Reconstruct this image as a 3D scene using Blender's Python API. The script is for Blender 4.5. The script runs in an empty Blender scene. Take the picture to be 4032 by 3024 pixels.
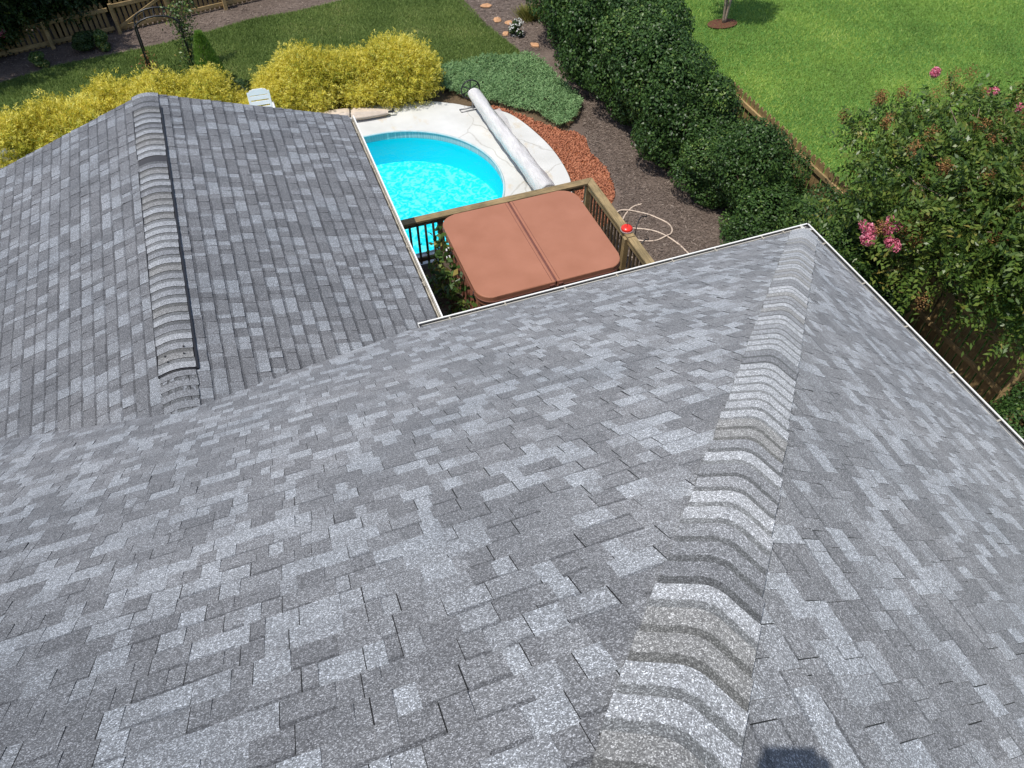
import bpy, bmesh, math, random
import numpy as np
from mathutils import Vector, Matrix
R = math.radians
rng = np.random.default_rng(7)
random.seed(7)
SC = bpy.context.scene
COL = SC.collection

# ------------------------------------------------------------------ camera, sky, sun, exposure
CAM_Z = 9.2
YAW, PITCH, ROLL = 0.3543, 0.8653, -0.0016
cy, sy = math.cos(YAW), math.sin(YAW)
FWD = Vector((sy * math.cos(PITCH), cy * math.cos(PITCH), -math.sin(PITCH)))
RIGHT = Vector((cy, -sy, 0))
UP = RIGHT.cross(FWD)
cr = math.cos(ROLL) * RIGHT + math.sin(ROLL) * UP
cu = -math.sin(ROLL) * RIGHT + math.cos(ROLL) * UP
cam = bpy.data.cameras.new('camera')
cam.sensor_width = 36
cam.lens = 27.07
cam.clip_start = 0.02
cam.clip_end = 2000
camo = bpy.data.objects.new('camera', cam)
COL.objects.link(camo)
CAMM = Matrix(((cr.x, cu.x, -FWD.x, 0), (cr.y, cu.y, -FWD.y, 0), (cr.z, cu.z, -FWD.z, CAM_Z), (0, 0, 0, 1)))
camo.matrix_world = CAMM
SC.camera = camo

SUN = Vector((0.366, 0.112, -0.924)).normalized()      # the way the light travels
w = bpy.data.worlds.new('World')
SC.world = w
w.use_nodes = True
nt = w.node_tree
sky = nt.nodes.new('ShaderNodeTexSky')
sky.sky_type = 'NISHITA'
sky.sun_disc = False
sky.sun_elevation = R(67.5)
sky.sun_rotation = R(-107)
sky.air_density = 1.0
sky.dust_density = 1.2
bg = nt.nodes['Background']
bg.inputs[1].default_value = 0.14
nt.links.new(sky.outputs[0], bg.inputs[0])
sl = bpy.data.lights.new('sun', 'SUN')
sl.energy = 3.9
sl.angle = R(0.53)
sl.color = (1.0, 0.955, 0.88)
so = bpy.data.objects.new('sun', sl)
so.rotation_euler = SUN.to_track_quat('-Z', 'Y').to_euler()
so.location = (0, 0, 40)
COL.objects.link(so)
SC.view_settings.view_transform = 'Standard'
SC.view_settings.look = 'None'
SC.view_settings.exposure = 0.1
SC.view_settings.gamma = 1
SC.render.engine = 'CYCLES'
SC.cycles.max_bounces = 6
SC.cycles.transparent_max_bounces = 12
SC.cycles.caustics_reflective = False
SC.cycles.caustics_refractive = False

# ------------------------------------------------------------------ materials
class NT:
    def __init__(self, name):
        self.m = bpy.data.materials.new(name)
        self.m.use_nodes = True
        self.t = self.m.node_tree
        self.p = self.t.nodes['Principled BSDF']
        self.out = self.t.nodes['Material Output']
    def n(self, typ, **kw):
        x = self.t.nodes.new('ShaderNode' + typ)
        for k, v in kw.items():
            setattr(x, k, v)
        return x
    def l(self, a, b):
        self.t.links.new(a, b)
    def obj(self):
        return self.n('TexCoord').outputs['Object']
    def noise(self, scale, detail=4, rough=.55, vec=None, sc=None):
        x = self.n('TexNoise')
        x.inputs['Scale'].default_value = scale
        x.inputs['Detail'].default_value = detail
        x.inputs['Roughness'].default_value = rough
        v = vec or self.obj()
        if sc:
            mp = self.n('Mapping')
            mp.inputs['Scale'].default_value = sc
            self.l(v, mp.inputs[0])
            v = mp.outputs[0]
        self.l(v, x.inputs['Vector'])
        return x.outputs['Fac']
    def ramp(self, fac, stops):
        x = self.n('ValToRGB')
        e = x.color_ramp.elements
        while len(e) < len(stops):
            e.new(0.5)
        for el, (p, c) in zip(e, stops):
            el.position = p
            el.color = (*c, 1) if len(c) == 3 else c
        self.l(fac, x.inputs[0])
        return x.outputs[0]
    def mix(self, fac, a, b, mode='MIX'):
        x = self.n('Mix', data_type='RGBA', blend_type=mode)
        for s, v in ((0, fac), (6, a), (7, b)):
            if isinstance(v, (int, float)):
                x.inputs[s].default_value = v
            elif isinstance(v, tuple):
                x.inputs[s].default_value = (*v, 1)
            else:
                self.l(v, x.inputs[s])
        return x.outputs[2]
    def math(self, op, a, b=None, c=None):
        x = self.n('Math', operation=op)
        for i, v in enumerate((a, b, c)):
            if v is None:
                continue
            if isinstance(v, (int, float)):
                x.inputs[i].default_value = v
            else:
                self.l(v, x.inputs[i])
        return x.outputs[0]
    def attr(self, name):
        return self.n('Attribute', attribute_name=name).outputs['Fac']
    def bump(self, h, strength, dist):
        x = self.n('Bump')
        x.inputs['Strength'].default_value = strength
        x.inputs['Distance'].default_value = dist
        self.l(h, x.inputs['Height'])
        self.l(x.outputs[0], self.p.inputs['Normal'])
    def base(self, c):
        if isinstance(c, tuple):
            self.p.inputs['Base Color'].default_value = (*c, 1)
        else:
            self.l(c, self.p.inputs['Base Color'])
    def rough(self, r, spec=.5):
        self.p.inputs['Roughness'].default_value = r
        self.p.inputs['Specular IOR Level'].default_value = spec

def plain(name, c, r=.6, spec=.5, var=.15, scale=6, bump=0, metal=0):
    k = NT(name)
    f = k.noise(scale, 5)
    k.base(k.ramp(f, [(.25, tuple(x * (1 - var) for x in c)), (.75, tuple(min(1, x * (1 + var)) for x in c))]))
    k.rough(r, spec)
    k.p.inputs['Metallic'].default_value = metal
    if bump:
        k.bump(f, .5, bump)
    return k.m

def shingle_mat(name, warm=0.0):
    k = NT(name)
    tone = k.attr('tone')
    uv = k.n('UVMap', uv_map='UVMap').outputs[0]
    sep = k.n('SeparateXYZ')
    k.l(uv, sep.inputs[0])
    v = sep.outputs[1]
    dk, md, lt = (.135, .138, .146), (.182, .187, .197), (.258, .272, .290)
    if warm:
        lt = (.305, .315, .328)
    wm = (.225, .225, .222)
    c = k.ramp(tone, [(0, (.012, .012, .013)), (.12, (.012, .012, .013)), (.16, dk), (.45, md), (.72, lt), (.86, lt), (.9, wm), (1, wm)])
    # dark pigment band along the top of each exposed course
    nz = k.noise(40, 2)
    vv = k.math('ADD', v, k.math('MULTIPLY', k.math('SUBTRACT', nz, .5), .10))
    band = k.ramp(vv, [(.80 if warm == 0 else .60, (1, 1, 1)), (.85 if warm == 0 else .635, (.58, .58, .59) if warm == 0 else (.54, .54, .53))])
    c = k.mix(1.0, c, band, 'MULTIPLY')
    # granules
    vo = k.n('TexVoronoi')
    vo.inputs['Scale'].default_value = 290
    k.l(k.obj(), vo.inputs['Vector'])
    g = k.n('SeparateColor')
    k.l(vo.outputs['Color'], g.inputs[0])
    gr = k.ramp(g.outputs[0], [(.0, (.50, .50, .51)), (.4, (.76, .76, .77)), (.7, (1.0, 1.01, 1.01)), (.86, (1.6, 1.62, 1.64)), (1, (2.4, 2.43, 2.46))])
    c = k.mix(1.0, c, gr, 'MULTIPLY')
    # broad weathering
    c = k.mix(1.0, c, k.ramp(k.noise(1.1, 4), [(.3, (.88, .89, .9)), (.7, (1.1, 1.09, 1.08))]), 'MULTIPLY')
    v2 = k.n('TexVoronoi')
    v2.inputs['Scale'].default_value = 105
    k.l(k.obj(), v2.inputs['Vector'])
    g2 = k.n('SeparateColor')
    k.l(v2.outputs['Color'], g2.inputs[0])
    c = k.mix(1.0, c, k.ramp(g2.outputs[1], [(0, (.86, .86, .86)), (.6, (1, 1, 1)), (1, (1.22, 1.22, 1.23))]), 'MULTIPLY')
    k.base(c)
    k.rough(.75, .35)
    k.p.inputs['Diffuse Roughness'].default_value = 1.0
    k.bump(g.outputs[1], .45, .0012)
    return k.m

def leaf_mat(name, stops, rough=.45, spec=.5, trans=.25):
    k = NT(name)
    c = k.ramp(k.attr('tone'), stops)
    k.base(c)
    k.rough(rough, spec)
    t = k.n('BsdfTranslucent')
    k.l(c, t.inputs[0])
    mx = k.n('MixShader')
    mx.inputs[0].default_value = trans
    k.l(k.p.outputs[0], mx.inputs[1])
    k.l(t.outputs[0], mx.inputs[2])
    k.l(mx.outputs[0], k.out.inputs[0])
    return k.m

def wood_mat(name, c, dark, axis_scale, rough=.75):
    k = NT(name)
    f = k.noise(7, 6, .6, sc=axis_scale)
    g = k.noise(2.2, 4)
    col = k.ramp(f, [(.3, dark), (.62, c)])
    col = k.mix(1.0, col, k.ramp(g, [(.35, (.62, .64, .62)), (.6, (1.08, 1.06, 1.02))]), 'MULTIPLY')
    k.base(col)
    k.rough(rough, .3)
    k.bump(f, .4, .002)
    return k.m

M = {}
M['shingle'] = shingle_mat('shingle')
M['cap'] = shingle_mat('cap_shingle', 1.0)
M['black_plastic'] = plain('black_plastic', (.022, .022, .025), .5, .4)
M['gutter'] = plain('gutter_paint', (.80, .79, .75), .45, .4, .06, 3)
M['gutter_in'] = plain('gutter_dirt', (.36, .33, .27), .8, .2, .35, 9)
M['lip_shade_black'] = plain('lip_shade_paint', (.02, .018, .015), .6, .3, .3, 9)  # black for the shade painted in under the gutter lip
M['wall'] = plain('siding', (.62, .6, .54), .7, .3, .08, 2)
M['felt'] = plain('roof_felt', (.03, .03, .033), .9, .2)
M['white_plastic'] = plain('white_plastic', (.8, .8, .79), .4, .5, .05)
M['black_metal'] = plain('black_metal', (.015, .015, .016), .4, .5)
M['beige_canvas'] = plain('beige_canvas', (.56, .47, .39), .85, .2, .12, 12, .004)
M['hose'] = plain('hose_rubber', (.62, .50, .40), .5, .4, .1, 10)
M['red_plastic'] = plain('red_plastic', (.75, .035, .02), .3, .5, .06)
M['stone'] = plain('orange_stone', (.50, .28, .15), .85, .2, .3, 12, .01)
M['bark'] = plain('bark', (.20, .15, .11), .85, .2, .35, 14, .01)
M['dark_bark'] = plain('dark_bark', (.05, .037, .027), .9, .2, .35, 14, .01)
M['rail_wood'] = wood_mat('rail_wood', (.34, .245, .125), (.16, .12, .065), (1, 12, 12))
M['rail_wood_y'] = wood_mat('rail_wood_lengthwise', (.38, .28, .145), (.18, .135, .07), (12, 1, 12))
M['baluster_wood'] = wood_mat('baluster_wood', (.16, .115, .07), (.07, .05, .032), (10, 10, 1))
M['deck_wood'] = wood_mat('deck_wood', (.13, .1, .075), (.06, .045, .035), (1, 12, 12))
M['fence_wood'] = wood_mat('fence_wood', (.36, .25, .115), (.19, .125, .06), (12, 12, 1.5))
M['fence_rail'] = wood_mat('fence_rail_wood', (.46, .33, .16), (.25, .17, .085), (2, 2, 10))
M['skin'] = plain('skin', (.5, .31, .22), .5, .4, .05)
M['shirt'] = plain('shirt', (.12, .16, .23), .85, .2, .1)
M['denim'] = plain('denim', (.06, .085, .14), .9, .2, .15)
M['hair'] = plain('hair', (.045, .028, .018), .6, .3)
M['leather'] = plain('shoe_leather', (.06, .04, .03), .6, .3)

# tub cover vinyl
k = NT('cover_vinyl')
f = k.noise(2.0, 5)
c = k.ramp(f, [(.3, (.33, .137, .078)), (.7, (.385, .166, .10))])
sc1 = k.noise(5, 8, .7, sc=(1.2, 9, 1))
c = k.mix(k.ramp(sc1, [(.64, (0, 0, 0)), (.70, (.30, .30, .30))]), c, (.46, .24, .17))
k.base(c)
k.rough(.45, .4)
k.bump(k.math('ADD', k.math('MULTIPLY', k.noise(140, 2), .03), k.noise(2.2, 3)), .35, .02)
M['vinyl'] = k.m
M['vinyl_side'] = plain('cabinet_panel', (.34, .135, .09), .5, .4, .12, 4)
M['seam'] = plain('seam_vinyl', (.16, .062, .045), .6, .3)

# concrete
k = NT('pool_concrete')
o = k.obj()
a = k.noise(1.1, 6, .6, o)
c = k.ramp(a, [(.3, (.52, .52, .495)), (.7, (.65, .65, .63))])
st = k.noise(1.7, 7, .68, o, (1.6, .8, 1))
c = k.mix(k.ramp(st, [(.58, (0, 0, 0)), (.68, (.5, .5, .5))]), c, (.52, .42, .27))
sp = k.noise(2.4, 3, .5, o)
c = k.mix(k.ramp(sp, [(.70, (0, 0, 0)), (.745, (.75, .75, .75))]), c, (.30, .20, .10))
# sawn joints and wandering cracks
wv = k.n('TexVoronoi', feature='DISTANCE_TO_EDGE')
wv.inputs['Scale'].default_value = .42
nv = k.n('TexNoise')
nv.inputs['Scale'].default_value = 2.6
nv.inputs['Detail'].default_value = 6
k.l(o, nv.inputs['Vector'])
va = k.n('VectorMath', operation='MULTIPLY_ADD')
va.inputs[1].default_value = (.35, .35, 0)
k.l(nv.outputs['Color'], va.inputs[0])
k.l(o, va.inputs[2])
k.l(va.outputs[0], wv.inputs['Vector'])
c = k.mix(k.ramp(wv.outputs['Distance'], [(.0025, (.55, .55, .55)), (.005, (0, 0, 0))]), c, (.3, .28, .24))
k.base(c)
k.rough(.85, .25)
k.bump(k.noise(90, 3), .3, .002)
M['concrete'] = k.m

# pool liner, band, water
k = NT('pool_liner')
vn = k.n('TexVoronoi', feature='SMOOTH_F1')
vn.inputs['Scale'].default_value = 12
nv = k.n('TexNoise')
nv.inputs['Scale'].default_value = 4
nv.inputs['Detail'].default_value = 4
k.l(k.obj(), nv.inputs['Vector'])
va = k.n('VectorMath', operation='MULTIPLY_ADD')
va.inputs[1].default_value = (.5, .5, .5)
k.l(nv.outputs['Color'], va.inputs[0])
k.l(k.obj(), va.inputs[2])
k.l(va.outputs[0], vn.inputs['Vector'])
c = k.ramp(vn.outputs['Distance'], [(.08, (.0, .58, .82)), (.38, (.01, .70, .90)), (.60, (.20, .90, .98))])  # liner mottle; pale cells paint in water glints and ripple light
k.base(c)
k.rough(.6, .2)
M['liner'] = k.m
k = NT('liner_wall')
k.base((.0, .74, .86))
k.rough(.6, .2)
M['liner_wall'] = k.m
k = NT('waterline_band')  # tile band, greyed to paint in the shade above the water
b = k.n('TexBrick')
b.inputs['Scale'].default_value = 9
b.inputs['Color1'].default_value = (.28, .42, .45, 1)
b.inputs['Color2'].default_value = (.34, .47, .49, 1)
b.inputs['Mortar'].default_value = (.6, .65, .62, 1)
k.l(k.obj(), b.inputs['Vector'])
k.base(b.outputs[0])
M['band'] = k.m
k = NT('pool_water')
gl = k.n('BsdfGlossy')
gl.inputs['Roughness'].default_value = .03
tr = k.n('BsdfTransparent')
tr.inputs[0].default_value = (.80, .99, 1, 1)
fr = k.n('Fresnel')
fr.inputs['IOR'].default_value = 1.33
mx = k.n('MixShader')
h = k.noise(5, 3, .5)
bp = k.n('Bump')
bp.inputs['Strength'].default_value = .6
bp.inputs['Distance'].default_value = .05
k.l(h, bp.inputs['Height'])
for q in (gl, fr):
    k.l(bp.outputs[0], q.inputs['Normal'])
k.l(fr.outputs[0], mx.inputs[0])
k.l(tr.outputs[0], mx.inputs[1])
k.l(gl.outputs[0], mx.inputs[2])
k.l(mx.outputs[0], k.out.inputs[0])
M['water'] = k.m

# clear plastic film
k = NT('clear_film')
k.base((.72, .70, .69))
k.rough(.22, .6)
tr = k.n('BsdfTransparent')
tr.inputs[0].default_value = (.93, .92, .92, 1)
mx = k.n('MixShader')
k.l(k.ramp(k.noise(6, 4), [(.3, (.34, .34, .34)), (.7, (.62, .62, .62))]), mx.inputs[0])
k.l(tr.outputs[0], mx.inputs[1])
k.l(k.p.outputs[0], mx.inputs[2])
k.l(mx.outputs[0], k.out.inputs[0])
M['film'] = k.m
k = NT('rolled_film')
f = k.noise(5, 6, .6, sc=(3, .8, 3))
k.base(k.ramp(f, [(.3, (.52, .50, .49)), (.7, (.70, .68, .66))]))
k.rough(.28, .6)
k.bump(f, .7, .03)
M['roll'] = k.m

# lawns, soil, mulch, lava
def ground_mat(name, a, b, c3, s=.5, fine=60, bump=.02):
    k = NT(name)
    f = k.noise(s, 6, .62)
    col = k.ramp(f, [(.3, a), (.5, b), (.72, c3)])
    g = k.noise(fine, 3, .7)
    col = k.mix(1.0, col, k.ramp(g, [(.3, (.55, .55, .55)), (.7, (1.35, 1.35, 1.35))]), 'MULTIPLY')
    k.base(col)
    k.rough(.9, .15)
    k.bump(g, .6, bump)
    return k.m
M['lawn_left'] = ground_mat('back_lawn', (.055, .085, .024), (.072, .11, .03), (.10, .13, .04), .45)
M['lawn_right'] = ground_mat('side_lawn', (.07, .16, .034), (.10, .21, .042), (.16, .27, .05), .4)
M['mulch'] = ground_mat('mulch', (.11, .083, .068), (.16, .124, .103), (.21, .165, .138), 1.2, 45, .03)
M['lava'] = ground_mat('lava_gravel', (.26, .085, .038), (.34, .115, .052), (.40, .15, .07), 2.5, 40, .03)
M['soil'] = ground_mat('soil', (.10, .07, .045), (.14, .10, .06), (.16, .11, .07), 1.5)
M['needle'] = leaf_mat('mulch_needle', [(0, (.065, .046, .037)), (.5, (.18, .14, .115)), (.85, (.26, .205, .17)), (1, (.42, .35, .29))], .8, .2, 0)
M['rock'] = leaf_mat('lava_rock', [(0, (.18, .065, .038)), (.5, (.34, .128, .07)), (1, (.48, .21, .12))], .9, .15, 0)
M['blade_left'] = leaf_mat('grass_blade_dull', [(0, (.12, .18, .045)), (.5, (.21, .30, .08)), (.85, (.30, .37, .11)), (1, (.42, .42, .17))], .6, .25, .4)
M['blade_right'] = leaf_mat('grass_blade_bright', [(0, (.17, .28, .06)), (.5, (.30, .45, .095)), (.85, (.46, .58, .12)), (1, (.6, .66, .22))], .55, .3, .4)
M['juniper'] = leaf_mat('juniper_needles', [(0, (.11, .20, .08)), (.5, (.21, .36, .15)), (1, (.36, .52, .24))], .6, .3, .25)
M['holly'] = leaf_mat('holly_leaf', [(0, (.020, .048, .012)), (.5, (.050, .105, .024)), (.85, (.09, .165, .036)), (1, (.17, .24, .055))], .42, .32, .2)
M['gold'] = leaf_mat('golden_cypress_spray', [(0, (.20, .22, .025)), (.25, (.46, .43, .05)), (.6, (.82, .72, .10)), (1, (.93, .86, .25))], .6, .3, .42)
M['myrtle'] = leaf_mat('myrtle_leaf', [(0, (.04, .085, .016)), (.45, (.095, .16, .028)), (.8, (.17, .22, .04)), (1, (.30, .23, .055))], .38, .4, .28)
M['tree_leaf'] = leaf_mat('tree_leaf', [(0, (.012, .030, .008)), (.5, (.030, .06, .014)), (.9, (.07, .10, .02)), (1, (.12, .14, .03))], .5, .4, .2)
M['shade_leaf'] = leaf_mat('shade_leaf', [(0, (.02, .045, .014)), (.5, (.04, .08, .022)), (1, (.12, .15, .035))], .45, .4, .2)
M['fern'] = leaf_mat('feathery_plant', [(0, (.09, .20, .025)), (.6, (.18, .33, .05)), (1, (.28, .42, .08))], .6, .3, .4)
M['ivy'] = leaf_mat('vine_leaf', [(0, (.03, .075, .02)), (.6, (.09, .16, .035)), (.9, (.22, .26, .06)), (1, (.5, .40, .12))], .4, .5, .25)
M['ornamental'] = leaf_mat('ornamental_grass', [(0, (.10, .12, .025)), (.6, (.22, .22, .05)), (1, (.36, .32, .1))], .6, .3, .25)
M['pink'] = leaf_mat('pink_petal', [(0, (.58, .11, .19)), (.6, (.82, .25, .36)), (1, (.92, .48, .56))], .6, .3, .3)
M['white_petal'] = leaf_mat('white_petal', [(0, (.7, .7, .66)), (1, (.85, .85, .82))], .6, .3, .2)
M['seed'] = leaf_mat('seed_head', [(0, (.13, .06, .025)), (.6, (.30, .15, .055)), (1, (.44, .27, .11))], .8, .2, .1)

# ------------------------------------------------------------------ object helpers
def tag(o, label=None, cat=None, group=None, kind=None):
    if label: o['label'] = label
    if cat: o['category'] = cat
    if group: o['group'] = group
    if kind: o['kind'] = kind
    return o

def thing(name, label, cat, loc=(0, 0, 0), rz=0, group=None, scale=1):
    o = bpy.data.objects.new(name, None)
    COL.objects.link(o)
    o.location = loc
    o.rotation_euler = (0, 0, rz)
    o.scale = scale if isinstance(scale, tuple) else (scale,) * 3
    o.empty_display_size = .2
    return tag(o, label, cat, group)

def link(name, me, mat=None, parent=None):
    o = bpy.data.objects.new(name, me)
    COL.objects.link(o)
    if mat is not None and not me.materials:
        me.materials.append(mat)
    if parent is not None:
        o.parent = parent
    return o

def copy_tree(o, parent=None):
    c = o.copy()
    COL.objects.link(c)
    c.parent = parent
    for ch in list(o.children):
        copy_tree(ch, c)
    return c

def npmesh(name, V, F, tone=None, uv=None):
    """V (n,3); F (m,k) all the same k"""
    me = bpy.data.meshes.new(name)
    V = np.asarray(V, np.float32)
    F = np.asarray(F, np.int32)
    m, kk = F.shape
    me.vertices.add(len(V))
    me.vertices.foreach_set('co', V.ravel())
    me.loops.add(m * kk)
    me.loops.foreach_set('vertex_index', F.ravel())
    me.polygons.add(m)
    me.polygons.foreach_set('loop_start', np.arange(m, dtype=np.int32) * kk)
    if tone is not None:
        at = me.attributes.new('tone', 'FLOAT', 'FACE')
        at.data.foreach_set('value', np.asarray(tone, np.float32))
    if uv is not None:
        ul = me.uv_layers.new(name='UVMap')
        ul.data.foreach_set('uv', np.asarray(uv, np.float32).ravel())
    me.update()
    me.validate()
    return me

def pymesh(name, V, F, tone=None, uv=None, smooth=False):
    me = bpy.data.meshes.new(name)
    me.from_pydata([tuple(v) for v in V], [], F)
    if tone is not None:
        at = me.attributes.new('tone', 'FLOAT', 'FACE')
        at.data.foreach_set('value', np.asarray(tone, np.float32))
    if uv is not None:
        ul = me.uv_layers.new(name='UVMap')
        ul.data.foreach_set('uv', np.asarray([c for f in uv for p in f for c in p], np.float32))
    if smooth:
        me.polygons.foreach_set('use_smooth', [True] * len(me.polygons))
    me.update()
    return me

class BM:
    """collects boxes, tubes and lathes; .build makes ONE mesh object"""
    def __init__(self):
        self.b = bmesh.new()
    def box(self, c, s, rot=None, bevel=0):
        r = bmesh.ops.create_cube(self.b, size=1)
        vs = r['verts']
        bmesh.ops.scale(self.b, vec=s, verts=vs)
        if bevel:
            es = list({e for v in vs for e in v.link_edges})
            rr = bmesh.ops.bevel(self.b, geom=es, offset=bevel, segments=2, affect='EDGES', profile=.5)
            vs = list({v for f in rr['faces'] for v in f.verts} | {v for v in vs if v.is_valid})
        if rot is not None:
            bmesh.ops.rotate(self.b, cent=(0, 0, 0), matrix=rot, verts=vs)
        bmesh.ops.translate(self.b, vec=c, verts=vs)
        return self
    def tube(self, pts, rad, n=8, closed=False, caps=True):
        pts = [Vector(p) for p in pts]
        rad = rad if isinstance(rad, (list, tuple)) else [rad] * len(pts)
        rings = []
        prev = None
        L = len(pts)
        for i, p in enumerate(pts):
            a = pts[(i - 1) % L] if (closed or i > 0) else p
            c = pts[(i + 1) % L] if (closed or i < L - 1) else p
            d = (c - a).normalized()
            if prev is None:
                ref = Vector((0, 0, 1)) if abs(d.z) < .9 else Vector((1, 0, 0))
                u = d.cross(ref).normalized()
            else:
                u = (prev - d * prev.dot(d)).normalized()
            prev = u
            v = d.cross(u)
            rings.append([self.b.verts.new(p + (u * math.cos(2 * math.pi * j / n) + v * math.sin(2 * math.pi * j / n)) * rad[i]) for j in range(n)])
        for i in range(L if closed else L - 1):
            A, B = rings[i], rings[(i + 1) % L]
            for j in range(n):
                f = self.b.faces.new((A[j], A[(j + 1) % n], B[(j + 1) % n], B[j]))
                f.smooth = True
        if caps and not closed:
            self.b.faces.new(rings[0][::-1])
            self.b.faces.new(rings[-1])
        return self
    def lathe(self, prof, c=(0, 0, 0), n=24):
        rings = []
        for r, z in prof:
            rings.append([self.b.verts.new((c[0] + r * math.cos(2 * math.pi * j / n), c[1] + r * math.sin(2 * math.pi * j / n), c[2] + z)) for j in range(n)])
        for A, B in zip(rings, rings[1:]):
            for j in range(n):
                f = self.b.faces.new((A[j], A[(j + 1) % n], B[(j + 1) % n], B[j]))
                f.smooth = True
        self.b.faces.new(rings[0][::-1])
        self.b.faces.new(rings[-1])
        return self
    def prism(self, poly, z0, z1):
        a = [self.b.verts.new((x, y, z0)) for x, y in poly]
        b = [self.b.verts.new((x, y, z1)) for x, y in poly]
        self.b.faces.new(a[::-1])
        self.b.faces.new(b)
        n = len(poly)
        for i in range(n):
            self.b.faces.new((a[i], a[(i + 1) % n], b[(i + 1) % n], b[i]))
        return self
    def build(self, name, mat, parent=None):
        if len(self.b.faces) == 1:
            self.b.faces.ensure_lookup_table()
            self.b.normal_update()
            if self.b.faces[0].normal.z < 0:
                self.b.faces[0].normal_flip()
        else:
            bmesh.ops.recalc_face_normals(self.b, faces=self.b.faces[:])
        me = bpy.data.meshes.new(name)
        self.b.to_mesh(me)
        self.b.free()
        return link(name, me, mat, parent)

def smooth_curve(pts, n=6):
    P = [np.array(p, float) for p in pts]
    out = []
    for i in range(len(P) - 1):
        p0, p1, p2, p3 = P[max(i - 1, 0)], P[i], P[i + 1], P[min(i + 2, len(P) - 1)]
        for t in np.linspace(0, 1, n, endpoint=False):
            out.append(.5 * ((2 * p1) + (-p0 + p2) * t + (2 * p0 - 5 * p1 + 4 * p2 - p3) * t * t + (-p0 + 3 * p1 - 3 * p2 + p3) * t ** 3))
    out.append(P[-1])
    return [tuple(x) for x in out]

def unit(a):
    return a / np.maximum(np.linalg.norm(a, axis=-1, keepdims=True), 1e-9)

def leaves_mesh(name, C, T, N, L, W, tone, fold=.25):
    n = len(C)
    L = np.broadcast_to(np.asarray(L, float), (n,))[:, None]
    W = np.broadcast_to(np.asarray(W, float), (n,))[:, None]
    T = unit(T)
    S = unit(np.cross(T, N))
    Nn = np.cross(S, T)
    V = np.empty((n, 4, 3))
    V[:, 0] = C - T * L / 2
    V[:, 1] = C + S * W / 2 + Nn * W * fold - T * L * .05
    V[:, 2] = C + T * L / 2
    V[:, 3] = C - S * W / 2 + Nn * W * fold - T * L * .05
    return npmesh(name, V.reshape(-1, 3), np.arange(4 * n).reshape(n, 4), tone)

def rnd_dir(n):
    return unit(rng.normal(size=(n, 3)))

# ------------------------------------------------------------------ the setting: ground, lawns, beds, pool deck
def sheet(name, poly, z, mat, kind='structure', holes=()):
    b = bmesh.new()
    def loop(pp):
        vs = [b.verts.new((x, y, z)) for x, y in pp]
        return [b.edges.new((vs[i], vs[(i + 1) % len(vs)])) for i in range(len(vs))]
    es = loop(poly)
    for hh in holes:
        es += loop(hh)
    bmesh.ops.triangle_fill(b, use_beauty=True, use_dissolve=False, edges=es, normal=(0, 0, 1))
    for f in b.faces:
        if f.normal.z < 0:
            f.normal_flip()
    me = bpy.data.meshes.new(name)
    b.to_mesh(me)
    b.free()
    return tag(link(name, me, mat), kind=kind)

POOL_C, POOL_R, POOL_X0 = (2.40, 12.91), 2.08, -2.4
pool_loop = [(POOL_C[0] + POOL_R * math.cos(t), POOL_C[1] + POOL_R * math.sin(t)) for t in np.linspace(-math.pi / 2, math.pi / 2, 48)]
pool_loop += [(POOL_X0 + POOL_R * math.cos(t), POOL_C[1] + POOL_R * math.sin(t)) for t in np.linspace(math.pi / 2, 3 * math.pi / 2, 32)]

big = 400
sheet('ground', [(-big, -big), (big, -big), (big, big), (-big, big)], 0, M['soil'], holes=[pool_loop])
sheet('back_lawn', [(-30, 10.5), (-6.2, 10.5), (-6.0, 15.2), (-3.5, 16.6), (0, 17.0), (3.9, 16.9), (4.8, 17.19), (5.67, 17.1), (6.55, 17.2), (6.67, 17.47), (6.48, 18.48), (6.36, 19.2), (6.27, 20.5), (6.1, 22.2),
                    (3.06, 21.83), (1.89, 21.59), (.71, 21.57), (-.3, 21.27), (-1.42, 20.98), (-2.49, 20.83), (-2.93, 20.81), (-4.07, 20.69), (-5.34, 20.25), (-8, 19.9), (-30, 19)], .008, M['lawn_left'])
sheet('side_lawn', [(9.3, -20), (60, -20), (60, 80), (9.3, 80)], .008, M['lawn_right'])
sheet('mulch_bed', [(5.25, 2.0), (9.3, 2.0), (9.3, 34), (-30, 34), (-30, 19), (-8, 19.9), (-5.34, 20.25), (-4.07, 20.69), (-2.93, 20.81), (-2.49, 20.83), (-1.42, 20.98), (-.3, 21.27), (.71, 21.57), (1.89, 21.59), (3.06, 21.83),
                    (6.1, 22.2), (6.27, 20.5), (6.36, 19.2), (6.48, 18.48), (6.67, 17.47), (6.9, 16.65), (6.87, 15.6), (7.1, 14.9), (6.95, 14.3), (6.3, 13.65), (6.62, 13.3), (6.49, 12.78), (6.57, 12.12), (6.46, 11.56), (6.32, 11.2), (6.12, 10.96), (5.9, 10.5), (5.3, 10.3)], .004, M['mulch'])
LAVA = [(5.2, 10.2), (5.9, 10.5), (6.12, 10.96), (6.32, 11.2), (6.46, 11.56), (6.57, 12.12), (6.49, 12.78), (6.62, 13.3), (6.49, 13.63), (6.26, 13.75), (5.9, 14.3), (5.6, 14.75), (5.25, 15.2), (4.9, 15.35), (5.24, 15.04), (5.44, 14.8), (5.6, 14.36), (5.72, 13.82), (5.8, 13.2), (5.8, 12.55), (5.74, 12.05), (5.65, 11.7), (5.45, 10.9)]
sheet('lava_gravel_bed', LAVA, .010, M['lava'])
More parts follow.
